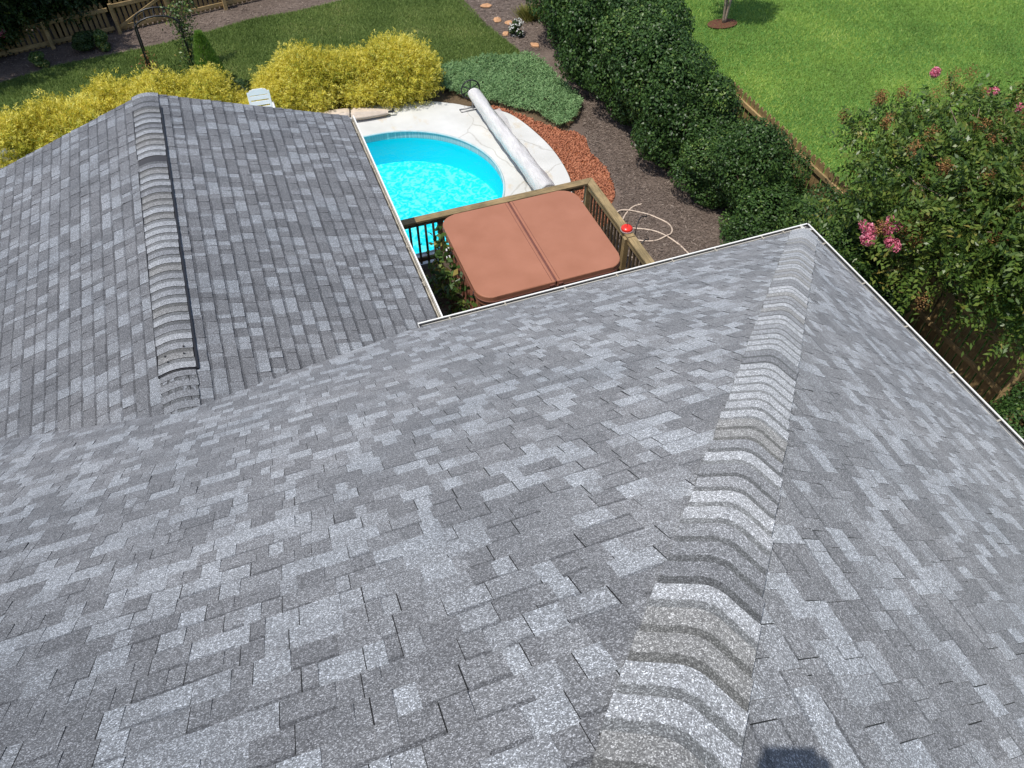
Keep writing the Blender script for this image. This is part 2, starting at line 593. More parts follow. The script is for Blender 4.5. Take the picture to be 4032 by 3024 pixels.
sheet('cypress_bed', [(-7, 14.6), (-5, 15.2), (1.45, 16.2), (4.4, 15.5), (4.9, 15.3), (5.3, 15.2), (6.2, 13.7), (7.1, 14.9), (6.87, 15.6), (6.9, 16.65), (6.6, 17.2), (5.67, 17.1), (4.8, 17.2), (3.9, 17.0), (0, 17.1), (-3.5, 16.7), (-6.2, 15.4)], .013, M['soil'])
DECK = [(5.62, 11.76), (5.71, 12.06), (5.77, 12.56), (5.77, 13.2), (5.69, 13.8), (5.57, 14.34), (5.41, 14.77), (5.21, 14.99), (4.9, 15.22), (4.63, 15.40), (4.38, 15.61), (3.81, 15.93), (2.95, 16.15), (2.07, 16.26), (1.45, 16.30),
        (-1, 16.1), (-3.5, 15.75), (-5.4, 15.2), (-5.8, 13), (-5.6, 10.4), (5.15, 10.3), (5.4, 10.9)]
deck_s = smooth_curve([(*p, 0) for p in DECK[:16]], 5)
deck_loop = [(x, y) for x, y, z in deck_s] + DECK[16:]
sheet('pool_deck', deck_loop, .035, M['concrete'], holes=[pool_loop])

# ------------------------------------------------------------------ swimming pool
pool = thing('swimming_pool', 'round ended pool of bright turquoise water set in pale concrete', 'swimming pool', (0, 0, 0))
POOL_D = -.72
def ring_wall(name, loop, z0, z1, mat, parent, inward=True):
    n = len(loop)
    V = [(x, y, z0) for x, y in loop] + [(x, y, z1) for x, y in loop]
    F = [(i, n + i, n + (i + 1) % n, (i + 1) % n) for i in range(n)]
    return link(name, pymesh(name, V, F, smooth=True), mat, parent)
ring_wall('liner_wall', pool_loop, POOL_D, -.13, M['liner_wall'], pool)
ring_wall('waterline_band', pool_loop, -.13, .03, M['band'], pool)
b = BM()
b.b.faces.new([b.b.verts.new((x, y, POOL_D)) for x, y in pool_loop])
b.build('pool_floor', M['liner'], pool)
# coping: a thin rounded track on the rim
b = BM()
b.tube([(x, y, .035) for x, y in pool_loop], .022, 6, closed=True)
b.build('coping', plain('coping', (.42, .55, .57), .5, .3), pool)
gx, gy = np.meshgrid(np.linspace(-4.4, 4.4, 120), np.linspace(10.9, 14.9, 60))
b = BM()
b.b.faces.new([b.b.verts.new((x, y, -.11)) for x, y in pool_loop])
b.build('water', M['water'], pool)

# ------------------------------------------------------------------ house
house = thing('house', 'grey shingled house roof with a gabled wing, hip ridge and white gutters', 'house', (0, 0, 0))
EZ = CAM_Z - 6.288            # eave height 2.912
XR, YE, XW, YK, XM = 6.436, 6.262, 1.495, 11.117, -1.3085
TN, TP = 0.744, 0.3335
EXPO = .143
EZR = EZ - .055          # roof planes start a little below the gutter lip
EZG = EZ - .12           # lip of the lower wing gutter
EZW = EZG - .02

def clip_poly(poly, region):
    out = poly
    n = len(region)
    for i in range(n):
        ax, ay = region[i]
        bx, by = region[(i + 1) % n]
        inp, out = out, []
        if not inp:
            return []
        def side(p):
            return (bx - ax) * (p[1] - ay) - (by - ay) * (p[0] - ax)
        for j in range(len(inp)):
            p, q = inp[j], inp[(j + 1) % len(inp)]
            sp, sq = side(p), side(q)
            if sp >= 0:
                out.append(p)
            if (sp >= 0) != (sq >= 0):
                t = sp / (sp - sq)
                out.append((p[0] + (q[0] - p[0]) * t, p[1] + (q[1] - p[1]) * t))
    return out

def inside(p, region):
    n = len(region)
    return all((region[(i + 1) % n][0] - region[i][0]) * (p[1] - region[i][1]) - (region[(i + 1) % n][1] - region[i][1]) * (p[0] - region[i][0]) >= -1e-6 for i in range(n))

def shingles(name, O, A, B, region, seed, parent, wmul=1.0, thick=1.0):
    """laminated shingles: courses of exposure EXPO, random raised tabs; region is convex, counter-clockwise in (along, up)"""
    rs = random.Random(seed)
    O, A, B = Vector(O), Vector(A).normalized(), Vector(B).normalized()
    N = A.cross(B)
    V, F, T, U = [], [], [], []
    def P(a, b, h):
        return O + A * a + B * b + N * h
    def face(pts, tone, uvs):
        i = len(V)
        V.extend(pts)
        F.append(tuple(range(i, i + len(pts))))
        T.append(tone)
        U.append(uvs)
    bmin = min(p[1] for p in region)
    bmax = max(p[1] for p in region)
    amin = min(p[0] for p in region)
    amax = max(p[0] for p in region)
    nk = int(math.ceil((bmax - bmin) / EXPO))
    for kx in range(nk):
        b0 = bmin + kx * EXPO
        b1 = b0 + EXPO
        a = amin - rs.uniform(0, .3)
        raised = rs.random() < .5
        while a < amax:
            wd = rs.choice((rs.uniform(.05, .09), rs.uniform(.08, .135), rs.uniform(.12, .19))) * wmul
            a1 = a + wd
            jit = rs.uniform(-.003, .003)
            lo = b0 + jit
            hl = ((.0072 if raised else .0040) + rs.uniform(0, .0012)) * thick
            if rs.random() < .02: hl += .004
            q = clip_poly([(a, lo), (a1, lo), (a1, b1 + .004), (a, b1 + .004)], region)
            if len(q) >= 3:
                r = rs.random()
                tone = rs.uniform(.2, .34) if r < .36 else rs.uniform(.36, .52) if r < .66 else rs.uniform(.56, .80) if r < 2 else .9
                def hh(bb):
                    return hl * (1 - .82 * (bb - lo) / (b1 - lo))
                vs_ = (1 if rs.random() < .38 else .72) if thick == 1 else (1.08 if rs.random() < .6 else 1.0)       # half show the dark band; all on the wing, painting in butt shadows
                face([P(x, y, hh(y)) for x, y in q], tone, [(x, (y - b0) / EXPO * vs_) for x, y in q])
                # butt edge
                lows = [p for p in q if abs(p[1] - lo) < 1e-5]
                if len(lows) >= 2:
                    x0, x1 = min(p[0] for p in lows), max(p[0] for p in lows)
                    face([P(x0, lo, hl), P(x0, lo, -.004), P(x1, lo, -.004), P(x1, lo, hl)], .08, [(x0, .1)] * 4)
                if raised:
                    for xx, sgn in ((a, 1), (a1, -1)):
                        if inside((xx, lo), region) and inside((xx, b1), region):
                            pp = [P(xx, lo, hl), P(xx, b1, hh(b1)), P(xx, b1, -.002), P(xx, lo, -.002)]
                            face(pp if sgn > 0 else pp[::-1], .08, [(xx, .1)] * 4)
                            # dark sliver beside a tab: the side edge's cast shadow painted in
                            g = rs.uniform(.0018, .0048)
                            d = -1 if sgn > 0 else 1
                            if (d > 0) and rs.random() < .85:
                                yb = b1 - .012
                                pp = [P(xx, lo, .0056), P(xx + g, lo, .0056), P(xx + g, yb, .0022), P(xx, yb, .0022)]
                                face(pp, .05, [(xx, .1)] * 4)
            raised = not raised if rs.random() < .85 else raised
            a = a1
    # decking below the shingles
    pts = [P(x, y, -.006) for x, y in region]
    pl = [P(x, y, -.03) for x, y in region]
    face(pts, .06, [(0, .1)] * len(pts))
    face(pl[::-1], .06, [(0, .1)] * len(pl))
    n = len(region)
    for i in range(n):
        j = (i + 1) % n
        face([pts[i], pl[i], pl[j], pts[j]], .06, [(0, .1)] * 4)
    return link(name, pymesh(name, V, F, T, U), M['shingle'], parent)

cn = 1 / math.sqrt(1 + TN * TN); sn = TN * cn
cp = 1 / math.sqrt(1 + TP * TP); sp_ = TP * cp
RUN = 8.56
BN = RUN / cn
INS = .122 / cn
HI = .03            # the slopes stop short of the hip, the caps bridge it
APEX = Vector((XR - RUN, YE - RUN, EZR + RUN * TN))
# slopes of the main roof (origin at the outer corner; "along" runs away from it)
shingles('main_roof', (XR, YE, EZR), (-1, 0, 0), (0, -cn, sn), [(INS * cn + HI, INS), (16, INS), (16, BN), (BN * cn + HI, BN)], 11, house)
shingles('side_roof', (XR, YE, EZR), (0, 1, 0), (-cn, 0, sn), [(-17.1 + INS * cn, INS), (-INS * cn - HI, INS), (-BN * cn, BN), (-17.1 + BN * cn, BN)][:3], 12, house)
b = BM()       # back slope, never in view
bv = [b.b.verts.new(p) for p in (APEX, (APEX.x - 7.5, APEX.y, APEX.z), (APEX.x - 7.5, YE - 17.1, EZ), (XR, YE - 17.1, EZ))]
b.b.faces.new(bv)
b.build('back_roof', M['felt'], house)
WL = (XW - XM) / cp - .035
INW = .085 / cp
shingles('wing_roof', (XW, 4.6, EZW), (0, 1, 0), (-cp, 0, sp_), [(0, INW), (YK - 4.6, INW), (YK - 4.6, WL), (0, WL)], 13, house, 1.0, 1.7)
shingles('wing_roof', (XM - (XW - XM), 4.6, EZW), (0, -1, 0), (cp, 0, sp_), [(-(YK - 4.6), INW), (0, INW), (0, WL), (-(YK - 4.6), WL)], 14, house, 1.0, 1.7)

def cap_profile(P, D, N1, N2, half, lift, nseg=7):
    rd = .045 if (N1 - N2).length > .7 else .14
    rd = min(rd, half * .7)
    """points across a ridge: from one flank over a rounded crest to the other"""
    D = D.normalized()
    F1 = D.cross(N1).normalized()
    F2 = D.cross(N2).normalized()
    if (N1 + N2).dot(F1) > 0: F1 = -F1
    if (N1 + N2).dot(F2) > 0: F2 = -F2
    up = (N1 + N2).normalized()
    a, c = P + F1 * rd + N1 * lift, P + F2 * rd + N2 * lift
    crest = P + up * lift * 1.05
    pts = [P + F1 * half + N1 * lift * 1.15, P + F1 * (half * .85) + N1 * lift]
    for i in range(nseg):
        t = i / (nseg - 1)
        pts.append(a * (1 - t) ** 2 + crest * 2 * t * (1 - t) + c * t * t)
    pts += [P + F2 * (half * .85) + N2 * lift, P + F2 * half + N2 * lift * 1.15]
    return pts

def caps(name, P0, P1, N1, N2, half, base, seed, expo=.136, gaps=(), parent=None, reverse=False):
    """overlapping bent cap shingles from P0 (lowest, laid first) to P1"""
    rs = random.Random(seed)
    P0, P1 = Vector(P0), Vector(P1)
    D = (P1 - P0)
    Ln = D.length
    D.normalize()
    V, F, T, U = [], [], [], []
    n = int(Ln / expo)
    for i in range(n):
        s0, s1 = i * expo, (i + 1) * expo + .006
        if i in gaps:
            continue
        hf = half + rs.uniform(-.006, .006)
        jt = rs.uniform(-.004, .004)
        sk = rs.uniform(-.004, .004)
        lo = cap_profile(P0 + D * (s0 + jt), D, N1, N2, hf, base + .011 + rs.uniform(0, .002))
        hi = cap_profile(P0 + D * s1, D, N1, N2, hf, base + .006)
        r = rs.random()
        tone = rs.uniform(.66, .86) if r < .45 else rs.uniform(.42, .6) if r < .72 else rs.uniform(.91, 1) if r < .95 else rs.uniform(.3, .4)
        m = len(lo)
        lob = [p - (N1 + N2).normalized() * .018 for p in lo]
        i0 = len(V)
        V += lo + hi + lob
        vn0 = 0 if not reverse else 1
        for j in range(m - 1):
            F.append((i0 + j, i0 + j + 1, i0 + m + j + 1, i0 + m + j))
            T.append(tone)
            U.append([(j / m, 0), ((j + 1) / m, 0), ((j + 1) / m, 1), (j / m, 1)])
            F.append((i0 + 2 * m + j, i0 + 2 * m + j + 1, i0 + j + 1, i0 + j))
            T.append(.1)
            U.append([(0, .1)] * 4)
        for e in (0, m - 1):   # side edges
            V += [V[i0 + m + e] - (N1 + N2).normalized() * .016]
            F.append((i0 + e, i0 + m + e, len(V) - 1, i0 + 2 * m + e))
            T.append(.1)
            U.append([(0, .1)] * 4)
    me = pymesh(name, V, F, T, U)
    return link(name, me, M['cap'], parent)

NN = Vector((0, sn, cn)); NR = Vector((sn, 0, cn))
C0 = Vector((XR, YE, EZR))
HD = (APEX - C0).normalized()
caps('hip_cap', C0 + HD * .30, APEX, NN, NR, .175, .009, 21, parent=house)
NWR = Vector((sp_, 0, cp)); NWL = Vector((-sp_, 0, cp))
RZ = EZW + (XW - XM) * TP
VENT0, VENT1 = 5.66, 10.75
caps('ridge_cap', (XM, YK, RZ), (XM, VENT1 - .14, RZ), NWR, NWL, .17, .010, 22, parent=house)
caps('ridge_cap', (XM, 4.9, RZ), (XM, VENT0 + .16, RZ), NWR, NWL, .17, .004, 23, parent=house)
vent = caps('ridge_vent', (XM, VENT0 + .01, RZ), (XM, VENT1, RZ), NWR, NWL, .17, .016, 24, gaps=(27,), parent=house)
# black plastic edges of the vent, an end stop and the dark patch where a cap is missing
for sgn, nn, hw in ((1, NWR, .024), (-1, NWL, .012)):
    fl = Vector((cp * sgn, 0, -sp_))
    b = BM()
    Rm = Matrix((fl, Vector((0, 1, 0)), nn)).transposed()
    if Rm.determinant() < 0:
        Rm = Matrix((-fl, Vector((0, 1, 0)), nn)).transposed()
    c0 = Vector((XM, 0, RZ)) + fl * (.175 + hw / 2) + nn * .012
    if sgn > 0:
        b.box((c0.x, (VENT0 + VENT1) / 2, c0.z), (hw, VENT1 - VENT0, .026), Rm, .004)
    else:
        b.box((c0.x, (VENT0 + 9.25) / 2, c0.z), (hw, 9.25 - VENT0, .026), Rm, .003)
        b.box((c0.x, (9.55 + VENT1) / 2, c0.z), (hw, VENT1 - 9.55, .026), Rm, .003)
    b.build('vent_edge', M['black_plastic'], vent)
pr = cap_profile(Vector((XM, VENT0, RZ)), Vector((0, 1, 0)), NWR, NWL, .185, .020)
b = BM(); b.tube(pr, .007, 6); b.build('vent_end', M['black_plastic'], vent)
g0 = VENT0 + .01 + 27 * .136
V = []
for yy in (g0 - .01, g0 + .14):
    V += cap_profile(Vector((XM, yy, RZ)), Vector((0, 1, 0)), NWR, NWL, .172, .020)
m = len(V) // 2
link('vent_strip', pymesh('vent_strip', V, [(j, j + 1, m + j + 1, m + j) for j in range(m - 1)]), plain('vent_strip', (.055, .055, .06), .8, .2), vent)
b = BM()
for dx, dy in ((-.09, .22), (-.07, .13), (.085, .20), (.09, .30)):
    b = BM()
    nn, z = (NWR, RZ - dx * TP) if dx > 0 else (NWL, RZ + dx * TP)
    b.box((XM + dx, VENT0 + dy, z + .036), (.016, .016, .012), None, .003)
    b.build('sealant_dab', M['black_plastic'], vent)

b = BM()       # ridge board closing the gap below the caps
b.box((XM, (4.6 + YK) / 2 - .02, RZ - .035), (.20, YK - 4.6 - .06, .03))
b.build('ridge_board', M['felt'], house)
# walls under the roofs
b = BM()
b.box((XM, (4 + YK - .35) / 2, (EZG - .1) / 2), (2 * (XW - XM) - .7, YK - .35 - 4, EZG - .1))
b.build('wing_wall', M['wall'], house)
b = BM()
b.box((XR - .4 - 11, YE - .4 - 8, (EZ - .12) / 2), (22, 16, EZ - .12))
b.build('main_wall', M['wall'], house)
b = BM()       # gable end
V = [(XM - (XW - XM) + .3, YK - .33, EZG - .1), (XW - .3, YK - .33, EZG - .1), (XM, YK - .33, RZ - .12)]
b.b.faces.new([b.b.verts.new(v) for v in V])
b.build('gable_wall', M['wall'], house)
b = BM()       # rake boards
for s in (1, -1):
    L2 = (XW - XM) / cp
    b.box((XM + s * (XW - XM) / 2, YK - .012, (EZG + RZ) / 2 - .11), (L2, .022, .15), Matrix.Rotation(s * math.atan(TP), 3, 'Y'))
b.build('rake_board', M['gutter'], house)

def gutter(name, p0, p1, out, parent, hangers, lip_shade=True, endcap=True):
    """open trough: p0-p1 is the outer lip line, out the outward horizontal direction"""
    p0, p1, out = Vector(p0), Vector(p1), Vector(out)
    d = (p1 - p0).normalized()
    up = Vector((0, 0, 1))
    # cross-section (outward, up): front lip return, front face, floor, back
    prof = [(-.018, .0), (-.018, .004), (0, .004), (.0, -.02), (-.012, -.045), (-.022, -.095), (-.118, -.095), (-.118, .012)]
    inn = [(-.018, .0), (-.004, -.002), (-.006, -.02), (-.018, -.045), (-.027, -.089), (-.113, -.089), (-.113, .012)]
    V, F = [], []
    sec = prof + inn[::-1]
    n = len(sec)
    for P in (p0, p1):
        V += [P + out * x + up * z for x, z in sec]
    for i in range(n):
        F.append((i, (i + 1) % n, n + (i + 1) % n, n + i))
    F.append(tuple(range(n))[::-1]); F.append(tuple(range(n, 2 * n)))
    me = pymesh(name, V, F)
    g = link(name, me, M['gutter'], parent)
    b = BM()       # leaf dirt lying in the trough
    c = (p0 + p1) / 2 + out * -.072 + up * -.086
    L = (p1 - p0).length - .01
    sz = (abs(d.x) * L + abs(out.x) * .08, abs(d.y) * L + abs(out.y) * .08, .004)
    b.box(c, sz)
    b.build('trough_dirt', M['gutter_in'], g)
    b = BM()       # main gutters: black strip paints the shade under the lip; wing: dirt
    hs_ = .012 if lip_shade else .06
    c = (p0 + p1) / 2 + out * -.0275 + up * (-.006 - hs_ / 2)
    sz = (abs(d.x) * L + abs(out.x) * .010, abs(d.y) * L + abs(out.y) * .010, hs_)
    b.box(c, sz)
    b.build('lip_shade_dirt', M['lip_shade_black'] if lip_shade else M['gutter_in'], g)
    if endcap:
        b = BM()
        sz = (.004 if abs(d.x) > .5 else .118, .004 if abs(d.y) > .5 else .118, .105)
        b.box(p0 - d * .003 + out * -.059 + up * -.042, sz)
        b.build('end_cap', M['gutter'], g)
    for t in hangers:
        b = BM()
        c = p0 + (p1 - p0) * t + out * -.070 + up * -.004
        sz = (.018 if abs(d.x) > .5 else .100, .018 if abs(d.y) > .5 else .100, .005)
        b.box(c, sz, None, .001)
        b.box(c + out * -.02 + up * .004, (.03, .03, .01), None, .002)
        b.build('gutter_hanger', M['gutter_in'], g)
    # drip edge strip below the shingles
    b = BM()
    c = (p0 + p1) / 2 + out * -.1265 + up * -.052
    sz = (abs(d.x) * L + abs(out.x) * .006, abs(d.y) * L + abs(out.y) * .006, .10)
    b.box(c, sz)
    b.build('fascia', M['gutter'], g)
    return g
GX0 = XW - .33
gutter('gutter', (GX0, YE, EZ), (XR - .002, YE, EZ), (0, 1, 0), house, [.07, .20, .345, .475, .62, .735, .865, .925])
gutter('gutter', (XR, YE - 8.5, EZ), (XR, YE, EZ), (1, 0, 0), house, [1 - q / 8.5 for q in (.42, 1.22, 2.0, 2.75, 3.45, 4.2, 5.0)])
gutter('gutter', (XW, YE + .005, EZG), (XW, YK, EZG), (1, 0, 0), house, [.16, .31, .50, .715, .90], lip_shade=False)

# ------------------------------------------------------------------ wooden deck, railing, tub and the things around them
DZ = .45
dk = thing('wooden_deck', 'low dark wooden deck in the corner under the hot tub', 'deck', (3.4, 8.4, 0))
b = BM()
for i in range(25):
    b.box((0, -2.0 + i * .148, DZ - .015), (3.6, .14, .028), None, .003)
b.build('deck_boards', M['deck_wood'], dk)
b = BM()
b.box((0, 1.66, .23), (3.6, .04, .4))
b.box((1.80, -.2, .23), (.04, 3.72, .4))
b.build('skirt_board', M['deck_wood'], dk)

RT = 1.40
rail = thing('deck_railing', 'weathered wooden deck railing with flat cap boards and thin balusters', 'railing', (5.15, 10.07, 0))
def rbox(name, x0, x1, y0, y1, z0, z1, mat, par=None, bev=.004):
    b = BM()
    b.box(((x0 + x1) / 2 - 5.15, (y0 + y1) / 2 - 10.07, (z0 + z1) / 2), (x1 - x0, y1 - y0, z1 - z0), None, bev)
    return b.build(name, mat, par or rail)
def rprism(name, poly, z0, z1, mat):
    b = BM()
    b.prism([(x - 5.15, y - 10.07) for x, y in poly], z0, z1)
    return b.build(name, mat, rail)
rprism('cap_board', [(1.72, 10.00), (5.08, 10.00), (5.222, 10.142), (1.72, 10.142)], RT - .035, RT, M['rail_wood'])
rprism('cap_board', [(5.083, 9.996), (5.083, 8.455), (5.222, 8.455), (5.222, 10.135)], RT - .035, RT, M['rail_wood_y'])
rprism('cap_board', [(5.083, 8.44), (5.083, 6.85), (5.222, 6.85), (5.222, 8.44)], RT - .037, RT - .002, M['rail_wood_y'])
rbox('top_rail', 1.75, 5.04, 10.045, 10.083, RT - .13, RT - .036, M['rail_wood'])
rbox('top_rail', 5.100, 5.138, 6.9, 10.02, RT - .14, RT - .036, M['rail_wood_y'])
rbox('bottom_rail', 1.75, 5.04, 10.045, 10.083, DZ + .07, DZ + .15, M['rail_wood'])
rbox('bottom_rail', 5.100, 5.138, 6.9, 10.02, DZ + .07, DZ + .15, M['rail_wood_y'])
for px, py in ((2.46, 10.06), (3.75, 10.06), (5.12, 10.05), (5.09, 8.5), (5.09, 6.95)):
    rbox('post', px - .045, px + .045, py - .045, py + .045, .02, RT - .036, M['baluster_wood'] if px < 5 else M['rail_wood_y'])
bal = None
def baluster(x, y):
    global bal
    if bal is None:
        b = BM()
        b.box((0, 0, 0), (.036, .036, RT - .07 - DZ - .06), None, .003)
        bal = b.build('baluster', M['baluster_wood'], rail)
    else:
        o = bal.copy(); COL.objects.link(o); o.parent = rail
        bal_ = o
        bal_.location = (x - 5.15, y - 10.07, (RT - .07 + DZ + .06) / 2); return
    bal.location = (x - 5.15, y - 10.07, (RT - .07 + DZ + .06) / 2)
for i in range(24):
    x = 1.80 + i * .132
    if abs(x - 2.46) > .075 and abs(x - 3.75) > .075 and x < 5.02:
        baluster(x, 10.022)
for i in range(26):
    y = 9.94 - i * .118
    if abs(y - 8.5) > .07 and y > 7.0:
        baluster(5.158, y)

# hot tub
tub = thing('hot_tub', 'square hot tub closed by a folding terracotta vinyl cover', 'hot tub', (3.585, 8.89, DZ))
def rrect(x0, x1, y0, y1, r, corners=(1, 1, 1, 1), n=7):
    out = []
    for (cx, cy_, a0, on) in ((x1 - r, y1 - r, 0, corners[0]), (x0 + r, y1 - r, 90, corners[1]), (x0 + r, y0 + r, 180, corners[2]), (x1 - r, y0 + r, 270, corners[3])):
        if on:
            for i in range(n + 1):
                t = R(a0 + 90 * i / n)
                out.append((cx + r * math.cos(t), cy_ + r * math.sin(t)))
        else:
            out.append((x1 if a0 in (0, 270) else x0, y1 if a0 in (0, 90) else y0))
    return out
def rounded_slab(poly, z0, z1, bev, sag=0):
    b = bmesh.new()
    a = [b.verts.new((x, y, z0)) for x, y in poly]
    c = [b.verts.new((x, y, z1)) for x, y in poly]
    b.faces.new(a[::-1])
    top = b.faces.new(c)
    n = len(poly)
    for i in range(n):
        b.faces.new((a[i], a[(i + 1) % n], c[(i + 1) % n], c[i]))
    bmesh.ops.bevel(b, geom=[e for e in top.edges], offset=bev, segments=3, affect='EDGES', profile=.5)
    bmesh.ops.recalc_face_normals(b, faces=b.faces[:])
    return b
HX, HY = 1.17, 1.04
for s in (-1, 1):
    pl = rrect(-HX, -.006 + .03, -HY, HY, .26, (0, 1, 1, 0)) if s < 0 else rrect(.012 + .03, HX, -HY, HY, .26, (1, 0, 0, 1))
    bb = rounded_slab(pl, .90, 1.0, .018)
    me = bpy.data.meshes.new('cover_half')
    bb.to_mesh(me); bb.free()
    ch = link('cover_half', me, M['vinyl'], tub)
    ch.rotation_euler = (0, R(.35 * s), 0)
    b = BM()      # piping round the lower edge
    pts = [(x, y, .905) for x, y in pl]
    b.tube(pts, .011, 6, closed=True)
    b.build('piping', M['seam'], ch)
b = BM()
b.box((.027, 0, .985), (.07, 2 * HY - .02, .012), None, .004)
b.build('hinge_seam', M['seam'], tub)
for xx in (-.035, .089):
    b = BM(); b.tube([(xx, -HY + .02, .998), (xx, HY - .02, .998)], .0045, 5); b.build('stitched_seam', M['seam'], tub)
for s in (-1, 1):
    b = BM()
    b.box((.027 + s * .07, -HY - .012, .945), (.075, .02, .03), None, .004)
    b.box((.027 + s * .07, -HY - .02, .90), (.03, .012, .12), None, .002)
    b.build('cover_strap', M['seam'], tub)
b = BM()
pl = rrect(-HX + .01, HX - .01, -HY + .01, HY - .01, .26)
b.prism(pl, .80, .905)
# a wavy skirt
b.build('cover_skirt', M['vinyl'], tub)
b = BM()
pl = rrect(-HX + .07, HX - .07, -HY + .07, HY - .07, .22)
b.prism(pl, .0, .80)
cab = b.build('cabinet', M['vinyl_side'], tub)
for jx, jy in [(-HX + .068, q) for q in (-.5, .1, .6)] + [(q, -HY + .068) for q in (-.6, 0, .6)]:
    b = BM()
    b.box((jx, jy, .4), (.012, .012, .78))
    b.build('panel_joint', M['seam'], cab)
b = BM()
b.tube([(-HX - .0, -.75, .93), (-HX - .02, -.74, .84), (-HX + .02, -.72, .70)], [.012, .013, .016], 6)
b.build('buckle_strap', M['black_plastic'], tub)

# hummingbird feeder on the corner of the rail
fd = thing('hummingbird_feeder', 'red dome hummingbird feeder set on the railing cap board', 'bird feeder', (5.15, 8.62, RT))
b = BM()
b.lathe([(.03, 0), (.085, .012), (.092, .03), (.088, .044), (.094, .05), (.088, .062), (.06, .082), (.03, .09), (.026, .085), (.008, .082)], n=28)
b.build('dome', M['red_plastic'], fd)
b = BM()
b.lathe([(.088, .0), (.099, .012), (.104, .034), (.100, .034), (.09, .006)], n=28)
b.build('base_dish', M['film'], fd)
b = BM()
b.tube([(0, 0, .08), (0, 0, .20), (.006, .004, .26), (.02, .012, .275), (.028, .018, .262)], .0035, 6)
b.build('hanger_wire', M['black_metal'], fd)

for i, (pts, lab) in enumerate((
        ([(5.225, 8.50, 1.30), (5.25, 8.51, 1.42), (5.30, 8.57, 1.52), (5.40, 8.66, 1.56), (5.50, 8.70, 1.53), (5.54, 8.71, 1.50), (5.545, 8.74, 1.53)], 'tall curved black iron plant hook clamped outside the railing'),
        ([(5.225, 8.30, 1.25), (5.27, 8.31, 1.34), (5.34, 8.33, 1.375), (5.40, 8.34, 1.35), (5.40, 8.36, 1.39)], 'short black iron plant hook lower on the railing'))):
    p0 = pts[0]
    h = thing('plant_hook', lab, 'hook', p0, group='iron plant hooks on the deck railing')
    b = BM()
    b.tube([(x - p0[0], y - p0[1], z - p0[2]) for x, y, z in smooth_curve(pts, 5)], .009, 6)
    b.build('hook_rod', M['black_metal'], h)
    b = BM()
    b.box((0, 0, .02), (.012, .05, .12), None, .003)
    b.build('bracket', M['black_metal'], h)

# garden hose
hose_pts = [(6.70, 10.78, .02), (6.53, 10.77, .02), (6.36, 10.68, .02), (6.2, 10.54, .02), (6.04, 10.34, .02), (5.9, 10.1, .02), (5.75, 9.9, .02), (5.7, 9.6, .02), (5.85, 9.4, .02), (5.98, 9.7, .02), (5.93, 10.2, .02), (5.98, 10.55, .03), (6.15, 10.69, .06), (6.33, 10.67, .05), (6.51, 10.59, .02), (6.67, 10.44, .02), (6.82, 10.22, .02),
            (6.9, 10.04, .02), (6.88, 9.87, .02), (6.79, 9.76, .03), (6.67, 9.71, .05), (6.48, 9.69, .02), (6.31, 9.72, .02), (6.13, 9.82, .02), (5.98, 9.98, .02), (6.02, 10.12, .02), (6.17, 10.17, .02), (6.31, 10.11, .02), (6.46, 10.02, .02), (6.59, 9.9, .02), (6.69, 9.72, .025), (6.77, 9.51, .02), (6.82, 9.24, .02), (6.86, 8.6, .02), (6.7, 7.6, .02)]
b = BM()
b.tube(smooth_curve(hose_pts, 5), .0145, 7)
ho = b.build('garden_hose', M['hose'])
tag(ho, 'pale tan garden hose looped on the brown mulch beside the railing', 'hose')

# solar cover reel
rl = thing('pool_cover_reel', 'long roll of clear pool cover on a reel across the deck', 'pool reel', (4.72, 15.15, 0))
axis = [(0, 0, .45), (.17, -3.9, .45)]
V, F = [], []
NS, NR_ = 60, 20
for i in range(NS + 1):
    t = i / NS
    c = Vector((.17 * t, -3.95 * t, .45))
    r0 = .135 + .055 * t + .006 * math.sin(t * 23) + .004 * math.sin(t * 61)
    for j in range(NR_):
        a = 2 * math.pi * j / NR_
        rr = r0 * (1 + .05 * math.sin(3 * a + t * 9) + .03 * math.sin(5 * a - t * 21))
        V.append((c.x + rr * math.cos(a), c.y, c.z - .02 * math.sin(math.pi * t) + rr * math.sin(a)))
for i in range(NS):
    for j in range(NR_):
        F.append((i * NR_ + j, i * NR_ + (j + 1) % NR_, (i + 1) * NR_ + (j + 1) % NR_, (i + 1) * NR_ + j))
F.append(tuple(range(NR_)))
F.append(tuple(NS * NR_ + j for j in range(NR_))[::-1])
link('cover_roll', pymesh('cover_roll', V, F, smooth=True), M['roll'], rl)
b = BM()
b.tube([(-.012, .16, .45), (.18, -4.1, .45)], .03, 10)
b.build('axle', M['gutter'], rl)
b = BM()
cw = Vector((-.012, .2, .45))
b.tube([(cw.x + .21 * math.cos(t), cw.y, cw.z + .21 * math.sin(t)) for t in np.linspace(0, 2 * math.pi, 28, endpoint=False)], .016, 7, closed=True)
for kx in range(3):
    t = R(30 + 60 * kx)
    b.tube([(cw.x + .2 * math.cos(t), cw.y, cw.z + .2 * math.sin(t)), (cw.x - .2 * math.cos(t), cw.y, cw.z - .2 * math.sin(t))], .011, 6)
b.build('hand_wheel', M['black_plastic'], rl)
for yy in (.11, -4.05):
    b = BM()
    xx = -.04 * yy
    b.tube([(xx, yy, .45), (xx, yy, .05)], .018, 7)
    b.tube([(xx - .30, yy + .03, .052), (xx + .22, yy + .03, .052), (xx + .22, yy - .08, .052), (xx - .30, yy - .08, .052), (xx - .30, yy + .03, .052)], .013, 7)
    b.build('stand', plain('reel_stand', (.3, .3, .3), .4, .5, .1, 5, 0, .6), rl)
